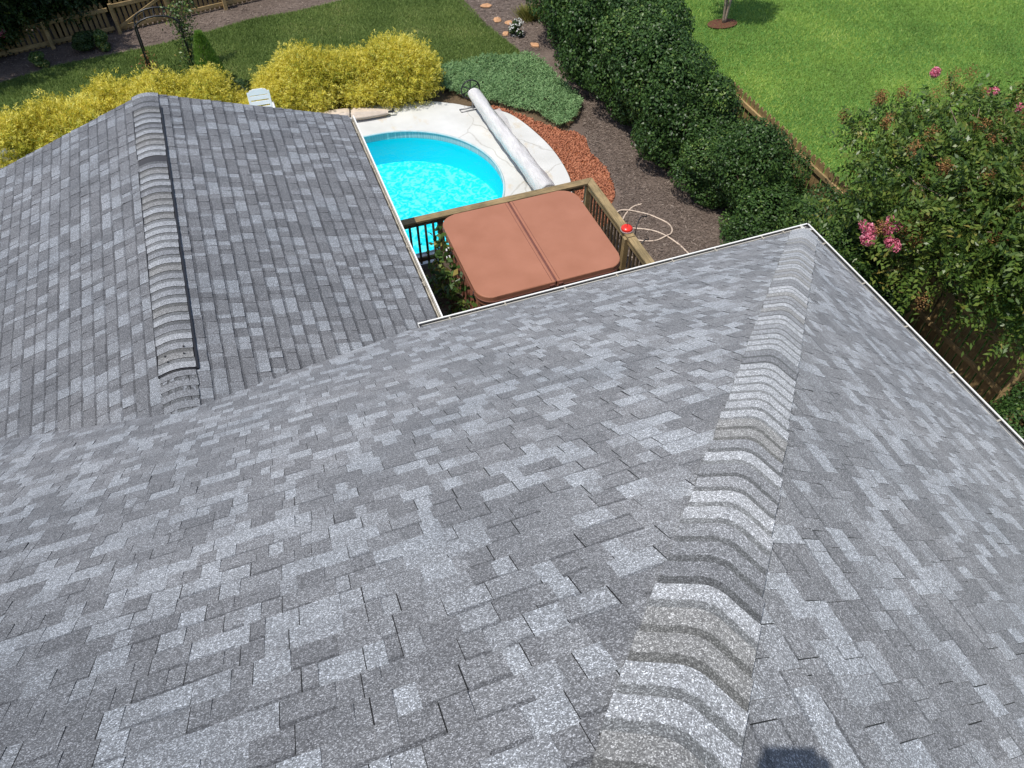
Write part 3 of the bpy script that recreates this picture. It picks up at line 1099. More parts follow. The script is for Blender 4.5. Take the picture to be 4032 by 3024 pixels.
# the loose apron of clear film lying on the concrete, bunched at the near end
V, F = [], []
NU, NV = 14, 60
for i in range(NV + 1):
    t = i / NV
    y = -.15 - 3.85 * t
    wd = .42 - .10 * math.sin(math.pi * min(1, t * 1.1)) + .04 * math.sin(t * 14) + max(0, t - .8) * .9
    for j in range(NU + 1):
        u = j / NU
        x = .12 + .13 * t + wd * u
        z = .060 + .26 * (1 - u) ** 4 + .02 * math.sin(u * 7 + t * 19) * u + .012 * math.sin(t * 37 + u * 3)
        if t > .8:
            z += (t - .8) * 1.1 * abs(math.sin(u * 5.5 + 1)) + .06 * math.sin(t * 60 + u * 9) * (t - .8) * 5
        V.append((x, y, max(.056, z)))
for i in range(NV):
    for j in range(NU):
        a = i * (NU + 1) + j
        F.append((a, a + 1, a + NU + 2, a + NU + 1))
link('loose_film', pymesh('loose_film', V, F, smooth=True), M['film'], rl)

# folded umbrella lying by the hedge
um = thing('patio_umbrella', 'folded beige patio umbrella lying on the concrete below the golden shrubs', 'umbrella', (2.08, 15.78, .035))
V, F = [], []
NS, NR_ = 40, 18
for i in range(NS + 1):
    t = i / NS
    r0 = (.15 * math.sin(math.pi * (.12 + .80 * t)) ** .8 + .012) * (.72 if abs(t - .53) < .03 else 1)
    for j in range(NR_):
        a = 2 * math.pi * j / NR_
        rr = r0 * (1 + .16 * math.sin(6 * a + t * 3))
        V.append((-.95 + 1.75 * t, rr * math.cos(a) * 1.1, .10 + rr * .65 * math.sin(a)))
for i in range(NS):
    for j in range(NR_):
        F.append((i * NR_ + j, i * NR_ + (j + 1) % NR_, (i + 1) * NR_ + (j + 1) % NR_, (i + 1) * NR_ + j))
F.append(tuple(range(NR_))); F.append(tuple(NS * NR_ + j for j in range(NR_))[::-1])
link('canopy', pymesh('canopy', V, F, smooth=True), M['beige_canvas'], um)
b = BM(); b.tube([(.80, 0, .10), (.90, 0, .10), (.905, .0, .17), (.91, 0, .11), (.95, 0, .1)], [.02, .03, .022, .03, .012], 8); b.build('finial', M['black_plastic'], um)
b = BM(); b.tube([(-.035 + .01 * math.sin(t), .135 * math.cos(t), .10 + .095 * math.sin(t)) for t in np.linspace(0, 2 * math.pi, 20, endpoint=False)], .012, 6, closed=True); b.build('tie_strap', M['black_plastic'], um)
b = BM(); b.tube([(-.95, 0, .1), (-1.5, 0, .06)], .019, 8); b.build('pole', M['rail_wood'], um)
um.rotation_euler = (0, 0, R(-12))

# white plastic chairs
def chair(loc, rz, label):
    c = thing('patio_chair', label, 'chair', loc, rz, 'white plastic patio chairs on the pool deck')
    b = BM()
    b.box((0, 0, .42), (.46, .46, .025), None, .01)
    b.build('seat', M['white_plastic'], c)
    # backrest: a frame with open slots
    b = BM()
    til = Matrix.Rotation(R(-12), 3, 'X')
    def piece(x, z, w_, h_):
        v = til @ Vector((x, 0, z))
        b.box((v.x, v.y + .21, v.z + .43), (w_, .022, h_), til, .005)
    for xx in (-.205, .205):
        piece(xx, .23, .05, .50)
    for zz, hh in ((.03, .07), (.135, .075), (.245, .085), (.355, .085), (.455, .09)):
        piece(0, zz, .365, hh)
    piece(0, .505, .33, .03); piece(0, .525, .22, .02)
    b.build('backrest', M['white_plastic'], c)
    for s in (-1, 1):
        b = BM()
        b.tube([(s * .25, .22, .66), (s * .26, .0, .65), (s * .26, -.2, .63), (s * .25, -.25, .58)], [.02, .026, .026, .02], 8)
        b.build('armrest', M['white_plastic'], c)
        for yy in (-.23, .2):
            b = BM()
            b.tube([(s * .25, yy, .62 if yy < 0 else .43), (s * .27, yy * 1.12, 0)], [.022, .016], 8)
            b.build('leg', M['white_plastic'], c)
    return c
chair((.24, 15.66, .035), R(-4), 'white plastic chair with a slotted back before the golden shrubs')
chair((-4.52, 15.1, .035), R(22), 'white plastic chair almost hidden behind the wing roof edge')

# ------------------------------------------------------------------ fences
def picket_mesh(h, w_, t=.018):
    b = BM()
    b.b.faces.ensure_lookup_table()
    poly = [(-w_ / 2, 0), (w_ / 2, 0), (w_ / 2, h - .07), (w_ * .28, h - .055), (w_ * .33, h - .03), (0, h), (-w_ * .33, h - .03), (-w_ * .28, h - .055), (-w_ / 2, h - .07)]
    a = [b.b.verts.new((x, -t / 2, z)) for x, z in poly]
    c = [b.b.verts.new((x, t / 2, z)) for x, z in poly]
    b.b.faces.new(a); b.b.faces.new(c[::-1])
    n = len(poly)
    for i in range(n):
        b.b.faces.new((a[i], c[i], c[(i + 1) % n], a[(i + 1) % n]))
    bmesh.ops.recalc_face_normals(b.b, faces=b.b.faces[:])
    me = bpy.data.meshes.new('picket')
    b.b.to_mesh(me); b.b.free()
    me.materials.append(M['fence_wood'])
    return me

def fence(label, p0, p1, h, w_, gap, rails, post_every, side, skip=None):
    p0, p1 = Vector((*p0, 0)), Vector((*p1, 0))
    d = p1 - p0
    L = d.length
    rz = math.atan2(d.y, d.x)
    f = thing('picket_fence', label, 'fence', p0, rz)
    me = picket_mesh(h, w_)
    n = int(L / (w_ + gap))
    for i in range(n):
        x = (i + .5) * (w_ + gap)
        if skip and skip[0] < x < skip[1]:
            continue
        o = link('picket', me, None, f)
        o.location = (x, 0, .04 + random.uniform(-.008, .008))
        o.rotation_euler = (0, R(random.uniform(-.8, .8)), 0)
    x = 0
    while x < L - .1:
        x1 = min(x + post_every, L)
        for z in rails:
            if not (skip and x > skip[0] - .2 and x1 < skip[1] + .2):
                b = BM(); b.box(((x + x1) / 2, side * .03, z), (x1 - x - .01, .04, .09), None, .004); b.build('rail', M['fence_rail'], f)
        b = BM(); b.box((x, side * .10, (h - .05) / 2), (.09, .09, h - .05), None, .004); b.build('post', M['fence_rail'], f)
        x = x1
    return f
fence('long picket fence between the holly hedge and the bright side lawn', (9.36, 2.2), (9.36, 12.4), 1.26, .115, .03, (.42, 1.08), 2.04, 1)
FA = math.atan2(.42, 2.48)
def fpt(t):
    return (-2.66 + t * math.cos(FA), 22.0 + t * math.sin(FA))
fence('old picket fence half buried under the dark trees at the yard end', fpt(-6.2), fpt(-.02), .74, .085, .04, (.14, .60), 1.55, -1)
fence('picket fence end beyond the gate beside the climbing plant', fpt(1.42), fpt(4.2), .74, .085, .04, (.14, .60), 1.39, -1)
gt = thing('garden_gate', 'sunlit wooden garden gate with a diagonal brace behind the iron arch', 'gate', (*fpt(.03), 0), FA)
me = picket_mesh(.78, .085)
for i in range(11):
    o = link('picket', me, None, gt)
    o.location = (.07 + i * .125, 0, .02)
for z in (.13, .66):
    b = BM(); b.box((.69, -.03, z), (1.34, .04, .09), None, .004); b.build('rail', M['fence_rail'], gt)
b = BM()
b.box((.66, -.065, .39), (1.28, .03, .075), Matrix.Rotation(R(-22.5), 3, 'Y'), .004)
b.build('diagonal_brace', M['fence_rail'], gt)
for xx in (.03, 1.35):
    b = BM(); b.box((xx, -.105, .37), (.08, .07, .76), None, .004); b.build('post', M['fence_rail'], gt)

# ------------------------------------------------------------------ iron garden arch
ar = thing('garden_arch', 'black iron garden arch with two hoops at the edge of the back lawn', 'garden arch', (-1.45, 19.1, 0))
for yy in (-.05, .42):
    pts = [(-.49, yy, 0), (-.48, yy, .7), (-.47, yy, 1.24)]
    pts += [(-.47 * math.cos(t), yy, 1.24 + .22 * math.sin(t)) for t in np.linspace(.25, math.pi - .25, 9)]
    pts += [(.47, yy, 1.24), (.48, yy, .7), (.49, yy, 0)]
    b = BM()
    b.tube(pts, .020, 6)
    b.build('hoop', M['black_metal'], ar)
b = BM()
for t in np.linspace(0.2, math.pi - .2, 7):
    b.tube([(-.47 * math.cos(t), -.05, 1.24 + .22 * math.sin(t)), (-.47 * math.cos(t), .42, 1.24 + .22 * math.sin(t))], .009, 5)
for s in (-1, 1):
    for z in np.linspace(.2, 1.15, 6):
        b.tube([(s * .482, -.05, z), (s * .482, .42, z)], .008, 5)
    for yy in (.1, .27):
        b.tube([(s * .487, yy, 0), (s * .478, yy, 1.2)], .008, 5)
b.build('crossbars', M['black_metal'], ar)

# ------------------------------------------------------------------ plants
def blob_points(n, r, h, lumps, seed, shell=.35, rl=(.28, .50)):
    """points in a lumpy dome with base on z=0; returns points, outward normals, per-point lump id"""
    g = np.random.default_rng(seed)
    cs, rs_ = [], []
    for i in range(lumps):
        a = g.uniform(0, 2 * math.pi)
        q = math.sqrt(g.uniform(0, 1)) * .68
        z = g.uniform(.15, .86)
        fall = math.sqrt(max(.05, 1 - (max(0, z - .35) / .66) ** 2))
        cs.append((q * r * fall * math.cos(a), q * r * fall * math.sin(a), z * h))
        rs_.append(g.uniform(*rl) * r)
    cs = np.array(cs); rs_ = np.array(rs_)
    idx = g.choice(lumps, n, p=rs_ ** 2 / np.sum(rs_ ** 2))
    d = unit(g.normal(size=(n, 3)))
    rad = rs_[idx][:, None] * (1 - shell * g.random((n, 1)) ** 1.6)
    P = cs[idx] + d * rad * np.array([1, 1, .85])
    # keep the outer points only
    keep = np.ones(n, bool)
    for i in range(lumps):
        q = np.linalg.norm((P - cs[i]) / np.array([1, 1, .85]), axis=1)
        keep &= ~((q < rs_[i] * (1 - shell) * .98) & (idx != i))
    keep &= P[:, 2] > .03
    return P[keep], d[keep], idx[keep], g

def stems_mesh(h, r, n, seed, rad=.02):
    g = random.Random(seed)
    b = BM()
    for i in range(n):
        a = g.uniform(0, 6.28)
        q = g.uniform(.1, .7) * r
        b.tube([(.05 * math.cos(a), .05 * math.sin(a), 0), (q * .5 * math.cos(a), q * .5 * math.sin(a), h * .4), (q * math.cos(a), q * math.sin(a), h * g.uniform(.6, .85))], [rad, rad * .7, rad * .3], 5)
    o = b.build('stem', None)
    me = o.data
    bpy.data.objects.remove(o)
    return me

def leaf_bush(name, n, r, h, lumps, seed, L, W, mat, spread=.8, shell=.35, bright=.25, upbias=.3):
    P, D, idx, g = blob_points(n, r, h, lumps, seed, shell)
    m = len(P)
    N = unit(D + .55 * g.normal(size=(m, 3)) + np.array([0, 0, upbias]))
    T = unit(np.cross(N, g.normal(size=(m, 3))) + .25 * D)
    tone = np.clip(.45 + .22 * g.normal(size=m) + .10 * g.normal(size=lumps)[idx], 0, 1)
    me = leaves_mesh(name, P, T, N, L * g.uniform(.7, 1.25, m), W * g.uniform(.75, 1.2, m), tone)
    me.materials.append(mat)
    return me

def place_plant(name, label, cat, loc, rz, sc, group, fol, stem, stem_mat, fol_name='foliage'):
    t = thing(name, label, cat, loc, rz, group, sc)
    link(fol_name, fol, None, t)
    if stem is not None:
        link('stem', stem, stem_mat, t)
    return t

# holly hedge: eleven shrubs
holly_meshes = [leaf_bush('foliage', 46000, 1.0, 2.0, 40, 100 + i, .060, .034, M['holly'], shell=.34) for i in range(3)]
holly_stem = stems_mesh(1.7, .9, 14, 5, .03)
hollies = [
    (8.25, 17.6, 1.30, 1.40, 'dark holly at the far end of the hedge, cut by the top of the picture'),
    (8.0, 16.3, 1.22, 1.30, 'big dark holly in the hedge beside the upper mulch bed'),
    (8.0, 15.1, 1.22, 1.30, 'big dark holly in the hedge beside the juniper ground cover'),
    (8.05, 14.0, 1.18, 1.25, 'dark holly in the hedge above the point where juniper meets mulch'),
    (8.1, 12.9, 1.18, 1.20, 'dark holly in the middle of the hedge behind the red lava gravel'),
    (8.15, 11.8, 1.10, 1.12, 'dark holly in the hedge just before the first fence gap'),
    (8.22, 10.75, .98, .68, 'low holly under the first visible run of picket fence'),
    (8.42, 9.72, .95, .98, 'holly with an upright sprig between the two visible fence runs'),
    (8.32, 8.75, .98, .62, 'low holly in front of the second visible run of pickets'),
    (8.6, 7.7, 1.0, .80, 'holly at the house corner beside the pink myrtle flowers'),
    (8.2, 6.6, .95, .70, 'shaded holly low under the crepe myrtle branches'),
    (8.55, 3.2, .90, .78, 'holly beyond the side gutter at the picture edge'),
]
for i, (x, y, s, hs, lab) in enumerate(hollies):
    place_plant('holly_shrub', lab, 'shrub', (x, y, 0), i * 2.1, (s, s, hs), 'holly shrubs of the hedge', holly_meshes[i % 3], holly_stem, M['dark_bark'])

# golden thread cypress: drooping sprays
def cypress_mesh(seed, n=17000, r=.85, h=1.0):
    P, D, idx, g = blob_points(n, r, h, 34, seed, .55, rl=(.24, .44))
    P = P + D * (.07 * g.normal(size=(len(P), 1))) + .05 * g.normal(size=P.shape) * np.array([1, 1, .6])
    m = len(P)
    k_ = 9
    T0 = unit(D + np.array([0, 0, .25]) + .35 * g.normal(size=(m, 3)))
    C = np.repeat(P, k_, 0)
    T = unit(np.repeat(T0, k_, 0) + .55 * g.normal(size=(m * k_, 3)))
    N = unit(np.repeat(D, k_, 0) + .8 * g.normal(size=(m * k_, 3)))
    C = C + T * .02 + .022 * g.normal(size=C.shape)
    base_t = np.clip(.56 + .24 * g.normal(size=m) + .12 * g.normal(size=34)[idx], 0, 1)
    tone = np.clip(np.repeat(base_t, k_) + .12 * g.normal(size=m * k_), 0, 1)
    me = leaves_mesh('foliage', C, T, N, .058 * g.uniform(.5, 1.35, m * k_), .014, tone, .1)
    me.materials.append(M['gold'])
    return me
gold_meshes = [cypress_mesh(200 + i) for i in range(3)]
gold_stem = stems_mesh(.8, .8, 12, 6, .02)
golds = [
    (3.35, 16.50, 1.12, 1.12, 'golden cypress at the pool end of the row, tallest and roundest'),
    (2.40, 16.68, 1.05, .98, 'golden cypress above the folded umbrella tip'),
    (1.45, 16.85, 1.06, 1.05, 'golden cypress behind the folded umbrella handle end'),
    (.75, 16.75, .95, .80, 'golden cypress just right of the slotted white chair back'),
    (-.05, 16.55, .80, .55, 'low golden cypress behind the slotted white chair'),
    (-.85, 16.75, 1.0, .95, 'golden cypress beyond the wing roof peak, at the foot of the arch'),
    (-1.75, 16.75, 1.1, 1.05, 'golden cypress directly beyond the wing ridge vent'),
    (-2.75, 16.55, 1.2, 1.12, 'golden cypress with a flat top left of the wing ridge'),
    (-3.75, 16.25, 1.2, 1.1, 'golden cypress bulging over the left rake edge'),
    (-4.75, 15.95, 1.25, 1.1, 'golden cypress behind the hidden white chair'),
    (-5.8, 15.6, 1.25, 1.1, 'golden cypress at the left picture edge'),
]
for i, (x, y, s, hs, lab) in enumerate(golds):
    place_plant('golden_cypress', lab, 'shrub', (x, y, 0), i * 1.7, (s, s, hs), 'golden cypress shrubs in a row by the pool', gold_meshes[i % 3], gold_stem, M['bark'])
dark_bush = leaf_bush('foliage', 9000, .5, .95, 10, 310, .055, .03, M['shade_leaf'])
small_stem = stems_mesh(.7, .4, 8, 8, .012)
place_plant('evergreen_shrub', 'small dark green shrub set between two golden shrubs', 'shrub', (-.02, 17.05, 0), 0, 1, None, dark_bush, small_stem, M['dark_bark'])

# plants by the fence at the far end of the yard
place_plant('garden_shrub', 'dark leafy shrub at the foot of the fence left of the gate', 'shrub', (-3.3, 21.4, 0), 1, (.9, .9, .6), 'small shrubs in the far bed', dark_bush, small_stem, M['dark_bark'])
lite = leaf_bush('foliage', 3000, .3, .45, 7, 311, .06, .03, M['ivy'])
place_plant('garden_shrub', 'pale green little shrub in the bed before the gate', 'shrub', (-2.95, 21.15, 0), 1, 1, 'small shrubs in the far bed', lite, None, None)
place_plant('garden_shrub', 'small shaded shrub on the dark bed near the left edge', 'shrub', (-4.4, 20.75, 0), 2, (.9, .9, .8), 'small shrubs in the far bed', lite, None, None)

# climbing vine on the right leg of the arch and the feathery plant at its foot
def strand_plant(name, label, cat, loc, strands, per, L, W, mat, seed, radius=.10):
    g = np.random.default_rng(seed)
    C, T, N = [], [], []
    b = BM()
    for st in strands:
        pts = np.array(smooth_curve(st, 8))
        b.tube(pts, .008, 5)
        ii = g.integers(0, len(pts), per)
        c = pts[ii] + g.normal(size=(per, 3)) * radius
        C.append(c); T.append(unit(g.normal(size=(per, 3)) + np.array([0, 0, -.2]))); N.append(unit(g.normal(size=(per, 3)) + np.array([0, -.3, .9])))
    C, T, N = map(np.concatenate, (C, T, N))
    t = thing(name, label, cat, loc)
    tn = np.clip(.5 + .25 * g.normal(size=len(C)), 0, 1)
    me = leaves_mesh('foliage', C, T, N, L * g.uniform(.6, 1.3, len(C)), W * g.uniform(.7, 1.2, len(C)), tn)
    link('leaves', me, mat, t)
    b.build('stem', M['bark'], t)
    return t
strand_plant('climbing_vine', 'leafy vine climbing the right leg of the iron arch', 'climbing plant', (-.97, 19.1, 0),
             [[(0, 0, 0), (.05, .1, .6), (-.03, .05, 1.1), (-.15, .1, 1.38), (.1, .2, 1.55)], [(.05, .4, 0), (.1, .35, .7), (.15, .4, 1.2), (.4, .45, 1.55)], [(0, .1, 0), (-.1, .05, .5), (.0, .2, 1.0), (.3, .5, 1.75)]], 420, .075, .04, M['ivy'], 401, .10)
strand_plant('climbing_vine', 'thin brownish vine round the foot of the left arch leg', 'climbing plant', (-1.93, 19.1, 0),
             [[(0, 0, 0), (-.05, .1, .3), (.03, .05, .62)], [(0.05, .1, 0), (.1, -.05, .35)]], 170, .06, .03, M['seed'], 402, .08)
g = np.random.default_rng(403)
n = 8000
zz = g.random(n) ** .8 * 1.25
rr = (.36 * (1 - (zz / 1.35) ** 1.5) + .03) * np.sqrt(g.random(n))
aa = g.random(n) * 6.283
C = np.stack([rr * np.cos(aa), rr * np.sin(aa), zz], 1)
T = unit(np.stack([np.cos(aa) * .5, np.sin(aa) * .5, np.ones(n)], 1) + .4 * g.normal(size=(n, 3)))
me = leaves_mesh('foliage', C, T, g.normal(size=(n, 3)), .10, .007, np.clip(.5 + .2 * g.normal(size=n), 0, 1), .1)
t = thing('feathery_plant', 'upright feathery bright green plant below the vine on the arch', 'plant', (-.62, 18.45, 0))
link('fronds', me, M['fern'], t)
b = BM()
for i in range(9):
    a = i * .7
    b.tube([(.03 * math.cos(a), .03 * math.sin(a), 0), (.13 * math.cos(a), .13 * math.sin(a), 1.0)], [.008, .003], 5)
b.build('stem', M['bark'], t)

# pothos-like plant along the side of the tub
strand_plant('leafy_potted_plant', 'broad leaved green and yellow plant beside the hot tub', 'plant', (2.30, 9.0, DZ),
             [[(0, .6, 0), (-.02, .6, .6), (.02, .55, .95)], [(.0, .3, 0), (-.06, .3, .5), (-.02, .25, .85)], [(-.05, 0, 0), (-.05, 0, .4), (.02, -.05, .8)], [(-.05, -.3, 0), (-.03, -.3, .4), (.03, -.4, .7)], [(-.2, .1, 0), (-.28, .2, .3), (-.22, .1, .5)], [(0, -.5, 0), (0, -.6, .35), (.05, -.7, .62)]], 62, .135, .075, M['ivy'], 404, .085)

# juniper ground cover
g = np.random.default_rng(501)
JUN = [(4.35, 16.05), (4.75, 15.55), (5.3, 15.1), (5.95, 14.5), (6.2, 13.7), (6.65, 13.95), (7.02, 14.45), (7.12, 14.95), (6.9, 15.6), (6.95, 16.65), (6.59, 17.05), (5.67, 17.15), (4.81, 17.2), (4.3, 16.9)]
def in_poly(P, poly):
    x, y = P[:, 0], P[:, 1]
    c = np.zeros(len(P), bool)
    n = len(poly)
    for i in range(n):
        x0, y0 = poly[i]; x1, y1 = poly[(i + 1) % n]
        with np.errstate(divide='ignore', invalid='ignore'):
            xi = x0 + (y - y0) * (x1 - x0) / (y1 - y0)
        c ^= ((y0 > y) != (y1 > y)) & (x < xi)
    return c
def scatter(poly, n, g):
    A = np.array(poly)
    lo, hi = A.min(0), A.max(0)
    P = lo + g.random((int(n), 2)) * (hi - lo)
    return P[in_poly(P, poly)]
P = scatter(JUN, 9000, g)
k_ = 7
m = len(P)
hgt = .10 + .10 * (np.sin(P[:, 0] * 5.1 + 1) * np.sin(P[:, 1] * 4.3) * .5 + .5) + .05 * g.random(m)
C0_ = np.column_stack([P, hgt])
dirs = unit(np.column_stack([np.cos(g.random(m) * 6.28), np.sin(g.random(m) * 6.28), .35 + .3 * g.random(m)]))
C = np.repeat(C0_, k_, 0) + np.repeat(dirs, k_, 0) * np.tile(np.linspace(-.05, .07, k_), m)[:, None]
T = unit(np.repeat(dirs, k_, 0) + .8 * g.normal(size=(m * k_, 3)))
tn = np.clip(np.repeat(.5 + .2 * g.normal(size=m), k_) + .1 * g.normal(size=m * k_), 0, 1)
me = leaves_mesh('juniper', C, T, g.normal(size=(m * k_, 3)) + np.array([0, 0, 1.2]), .085 * g.uniform(.6, 1.3, m * k_), .016, tn, .1)
tag(link('ground_cover', me, M['juniper']), 'blue green creeping juniper between the pool deck and the hedge', 'ground cover', kind='stuff')

# red lava rock
g = np.random.default_rng(502)
P = scatter(LAVA, 15000, g)
m = len(P)
octv = np.array([(1, 0, 0), (0, 1, 0), (-1, 0, 0), (0, -1, 0), (0, 0, 1), (0, 0, -1)], float)
octf = np.array([(0, 1, 4), (1, 2, 4), (2, 3, 4), (3, 0, 4), (1, 0, 5), (2, 1, 5), (3, 2, 5), (0, 3, 5)])
sz = g.uniform(.012, .034, (m, 1, 1))
V = octv[None] * sz * g.uniform(.6, 1.3, (m, 6, 1)) + np.column_stack([P, .012 + .02 * g.random(m)])[:, None, :]
F = octf[None] + (np.arange(m) * 6)[:, None, None]
me = npmesh('gravel', V.reshape(-1, 3), F.reshape(-1, 3), np.repeat(np.clip(.5 + .25 * g.normal(size=m), 0, 1), 8))
tag(link('lava_rock', me, M['rock']), 'loose red lava rock heaped along the curved concrete edge', 'gravel', kind='stuff')

# pine straw on the mulch
g = np.random.default_rng(503)
polys = [([(5.3, 5.5), (9.2, 5.5), (9.2, 14), (7.2, 15), (6.6, 13.3), (6.45, 11.2), (5.9, 10.5), (5.3, 10.2)], 60000), ([(6.3, 19), (6.7, 17.4), (8, 17), (9.3, 17), (9.3, 25), (5.6, 25)], 26000), ([(-8, 19.8), (-4, 20.7), (.7, 21.6), (6.1, 22.2), (5.8, 25), (-8, 23)], 40000)]
P = np.concatenate([scatter(pp, n, g) for pp, n in polys])
m = len(P)
a = g.random(m) * 6.283
T = np.column_stack([np.cos(a), np.sin(a), .25 * g.normal(size=m)])
me = leaves_mesh('straw', np.column_stack([P, .012 + .02 * g.random(m)]), T, g.normal(size=(m, 3)) * .4 + np.array([0, 0, 1]), .10 * g.uniform(.5, 1.3, m), .010, np.clip(.5 + .22 * g.normal(size=m), 0, 1), .1)
tag(link('pine_straw', me, M['needle']), 'loose brown pine straw mulch along the hedge and beds', 'mulch', kind='stuff')

# grass blades
def grass(name, polys, n, hgt, mat, seed, label, patch):
    g = np.random.default_rng(seed)
    P = np.concatenate([scatter(pp, nn, g) for pp, nn in polys])
    m = len(P)
    a = g.random(m) * 6.283
    lean = g.normal(size=(m, 2)) * .55
    s = np.column_stack([np.cos(a), np.sin(a), np.zeros(m)])
    h = hgt * g.uniform(.5, 1.25, m)
    B = np.column_stack([P, np.full(m, .006)])
    wd = .0095 * g.uniform(.7, 1.5, m)
    V = np.empty((m, 3, 3))
    V[:, 0] = B - s * wd[:, None]
    V[:, 1] = B + s * wd[:, None]
    V[:, 2] = B + np.column_stack([lean * h[:, None], h])
    pt = patch(P)
    tone = np.clip(.45 + 1.6 * pt + .17 * g.normal(size=m), 0, 1)
    me = npmesh(name, V.reshape(-1, 3), np.arange(3 * m).reshape(m, 3), tone)
    tag(link(name, me, mat), label, 'grass', kind='stuff')
def patchy(P):
    x, y = P[:, 0], P[:, 1]
    return .14 * np.sin(x * 1.3 + 1.7 * np.sin(y * .7)) * np.sin(y * 1.1 + np.sin(x * .9)) + .08 * np.sin(x * 3.1 + y * 2.3) * np.sin(y * 2.9 - x)
grass('grass', [([(9.4, 3), (16, 3), (22, 12), (26, 30), (9.4, 30)], 640000)], 0, .058, M['blade_right'], 601, 'bright green mown grass of the side lawn', patchy)
LAWN = [(-7, 16.6), (-3.5, 16.7), (0, 17.1), (3.9, 17), (4.8, 17.2), (5.67, 17.1), (6.6, 17.25), (6.67, 17.47), (6.48, 18.48), (6.36, 19.2), (6.27, 20.5), (6.1, 22.2), (3.06, 21.83), (1.89, 21.59), (.71, 21.57), (-.3, 21.27), (-1.42, 20.98), (-2.49, 20.83), (-4.07, 20.69), (-5.34, 20.25), (-8, 19.9)]
grass('grass', [(LAWN, 330000)], 0, .055, M['blade_left'], 602, 'duller olive green grass of the back lawn', patchy)

# stones, flowers and tufts in the upper bed
for i, (x, y, s, lab) in enumerate(((6.71, 20.1, .11, 'orange edging stone nearest the top of the picture'), (6.72, 19.22, .10, 'orange edging stone, second of the line down the bed'), (6.95, 18.95, .09, 'orange edging stone beside the second one, nearer the hedge'),
                                     (6.65, 18.41, .085, 'orange edging stone just above the white flowers'), (7.12, 17.57, .10, 'orange edging stone lowest in the bed against the hedge'), (6.55, 14.02, .07, 'orange stone lying where juniper meets the lava gravel'))):
    bb = bmesh.new()
    bmesh.ops.create_icosphere(bb, subdivisions=3, radius=1)
    for v in bb.verts:
        q = v.co
        f = 1 + .16 * math.sin(q.x * 4 + i) * math.sin(q.y * 5 + 2 * i) + .10 * math.sin(q.z * 7 + i) + .06 * math.sin(q.x * 11 + q.y * 9)
        v.co = Vector((q.x * 1.35 * s * f, q.y * s * f, max(-.2, q.z) * s * .5 * f))
    me = bpy.data.meshes.new('edging_stone')
    bb.to_mesh(me); bb.free()
    me.polygons.foreach_set('use_smooth', [True] * len(me.polygons))
    o = link('edging_stone', me, M['stone'])
    o.location = (x, y, .02)
    o.rotation_euler = (0, 0, i * 1.3)
    tag(o, lab, 'stone', 'orange stones in the beds')
fl = thing('flowering_plant', 'small green plant dotted with white flowers on the mulch', 'flowering plant', (6.9, 18.25, 0))
link('leaves', leaf_bush('foliage', 2600, .2, .36, 6, 320, .05, .025, M['shade_leaf']), None, fl)
g = np.random.default_rng(321)
d = unit(g.normal(size=(46, 3)) + np.array([0, -.2, .6]))
C = np.repeat(d * np.array([.2, .2, .22]) + np.array([0, 0, .2]), 5, 0) + g.normal(size=(230, 3)) * .012
link('blossom', leaves_mesh('blossom', C, g.normal(size=(230, 3)), g.normal(size=(230, 3)) + np.array([0, 0, 1]), .035, .028, g.random(230)), M['white_petal'], fl)
g = np.random.default_rng(322)
n = 900
a = g.random(n) * 6.283
T = unit(np.column_stack([np.cos(a) * .7, np.sin(a) * .7, .6 + .5 * g.random(n)]))
C = T * (.14 + .12 * g.random(n))[:, None] + np.column_stack([g.normal(size=(n, 2)) * .1, np.zeros(n)])
og = thing('ornamental_grass', 'yellowish tuft of ornamental grass left of the tallest holly', 'ornamental grass', (7.55, 19.0, 0))
link('blades', leaves_mesh('blades', C, T, g.normal(size=(n, 3)), .36, .016, np.clip(.55 + .25 * g.normal(size=n), 0, 1), .1), M['ornamental'], og)
b = BM(); b.lathe([(.12, 0), (.10, .05), (.05, .09)], n=10); b.build('crown', M['bark'], og)

# ------------------------------------------------------------------ trees
def limb_tree(seed, trunks, crown_c, crown_r, nb, rad=.05):
    """trunks fan out from the base, limbs reach into the crown; returns the trunk BM and the limb tips"""
    g = random.Random(seed)
    b = BM()
    tips = []
    for tx, ty, tz in trunks:
        pts = smooth_curve([(tx * .08, ty * .08, 0), (tx * .3, ty * .3, tz * .4), (tx * .65 + g.uniform(-.05, .05), ty * .65, tz * .75), (tx, ty, tz)], 3)
        b.tube(pts, [rad * (1 - .55 * i / (len(pts) - 1)) for i in range(len(pts))], 7)
        for kx in range(nb):
            a, e = g.uniform(0, 6.28), g.uniform(-.1, 1.2)
            q = g.uniform(.55, .95)
            tip = Vector((crown_c[0] + crown_r[0] * q * math.cos(a) * math.cos(e), crown_c[1] + crown_r[1] * q * math.sin(a) * math.cos(e), crown_c[2] + crown_r[2] * q * math.sin(e)))
            s = Vector(pts[g.randint(len(pts) // 2, len(pts) - 1)])
            mid = s.lerp(tip, .5) + Vector((0, 0, .15))
            cv = smooth_curve([s, mid, tip], 3)
            b.tube(cv, [rad * .4 * (1 - .8 * i / (len(cv) - 1)) for i in range(len(cv))], 5)
            tips.append(tip)
    return b, tips

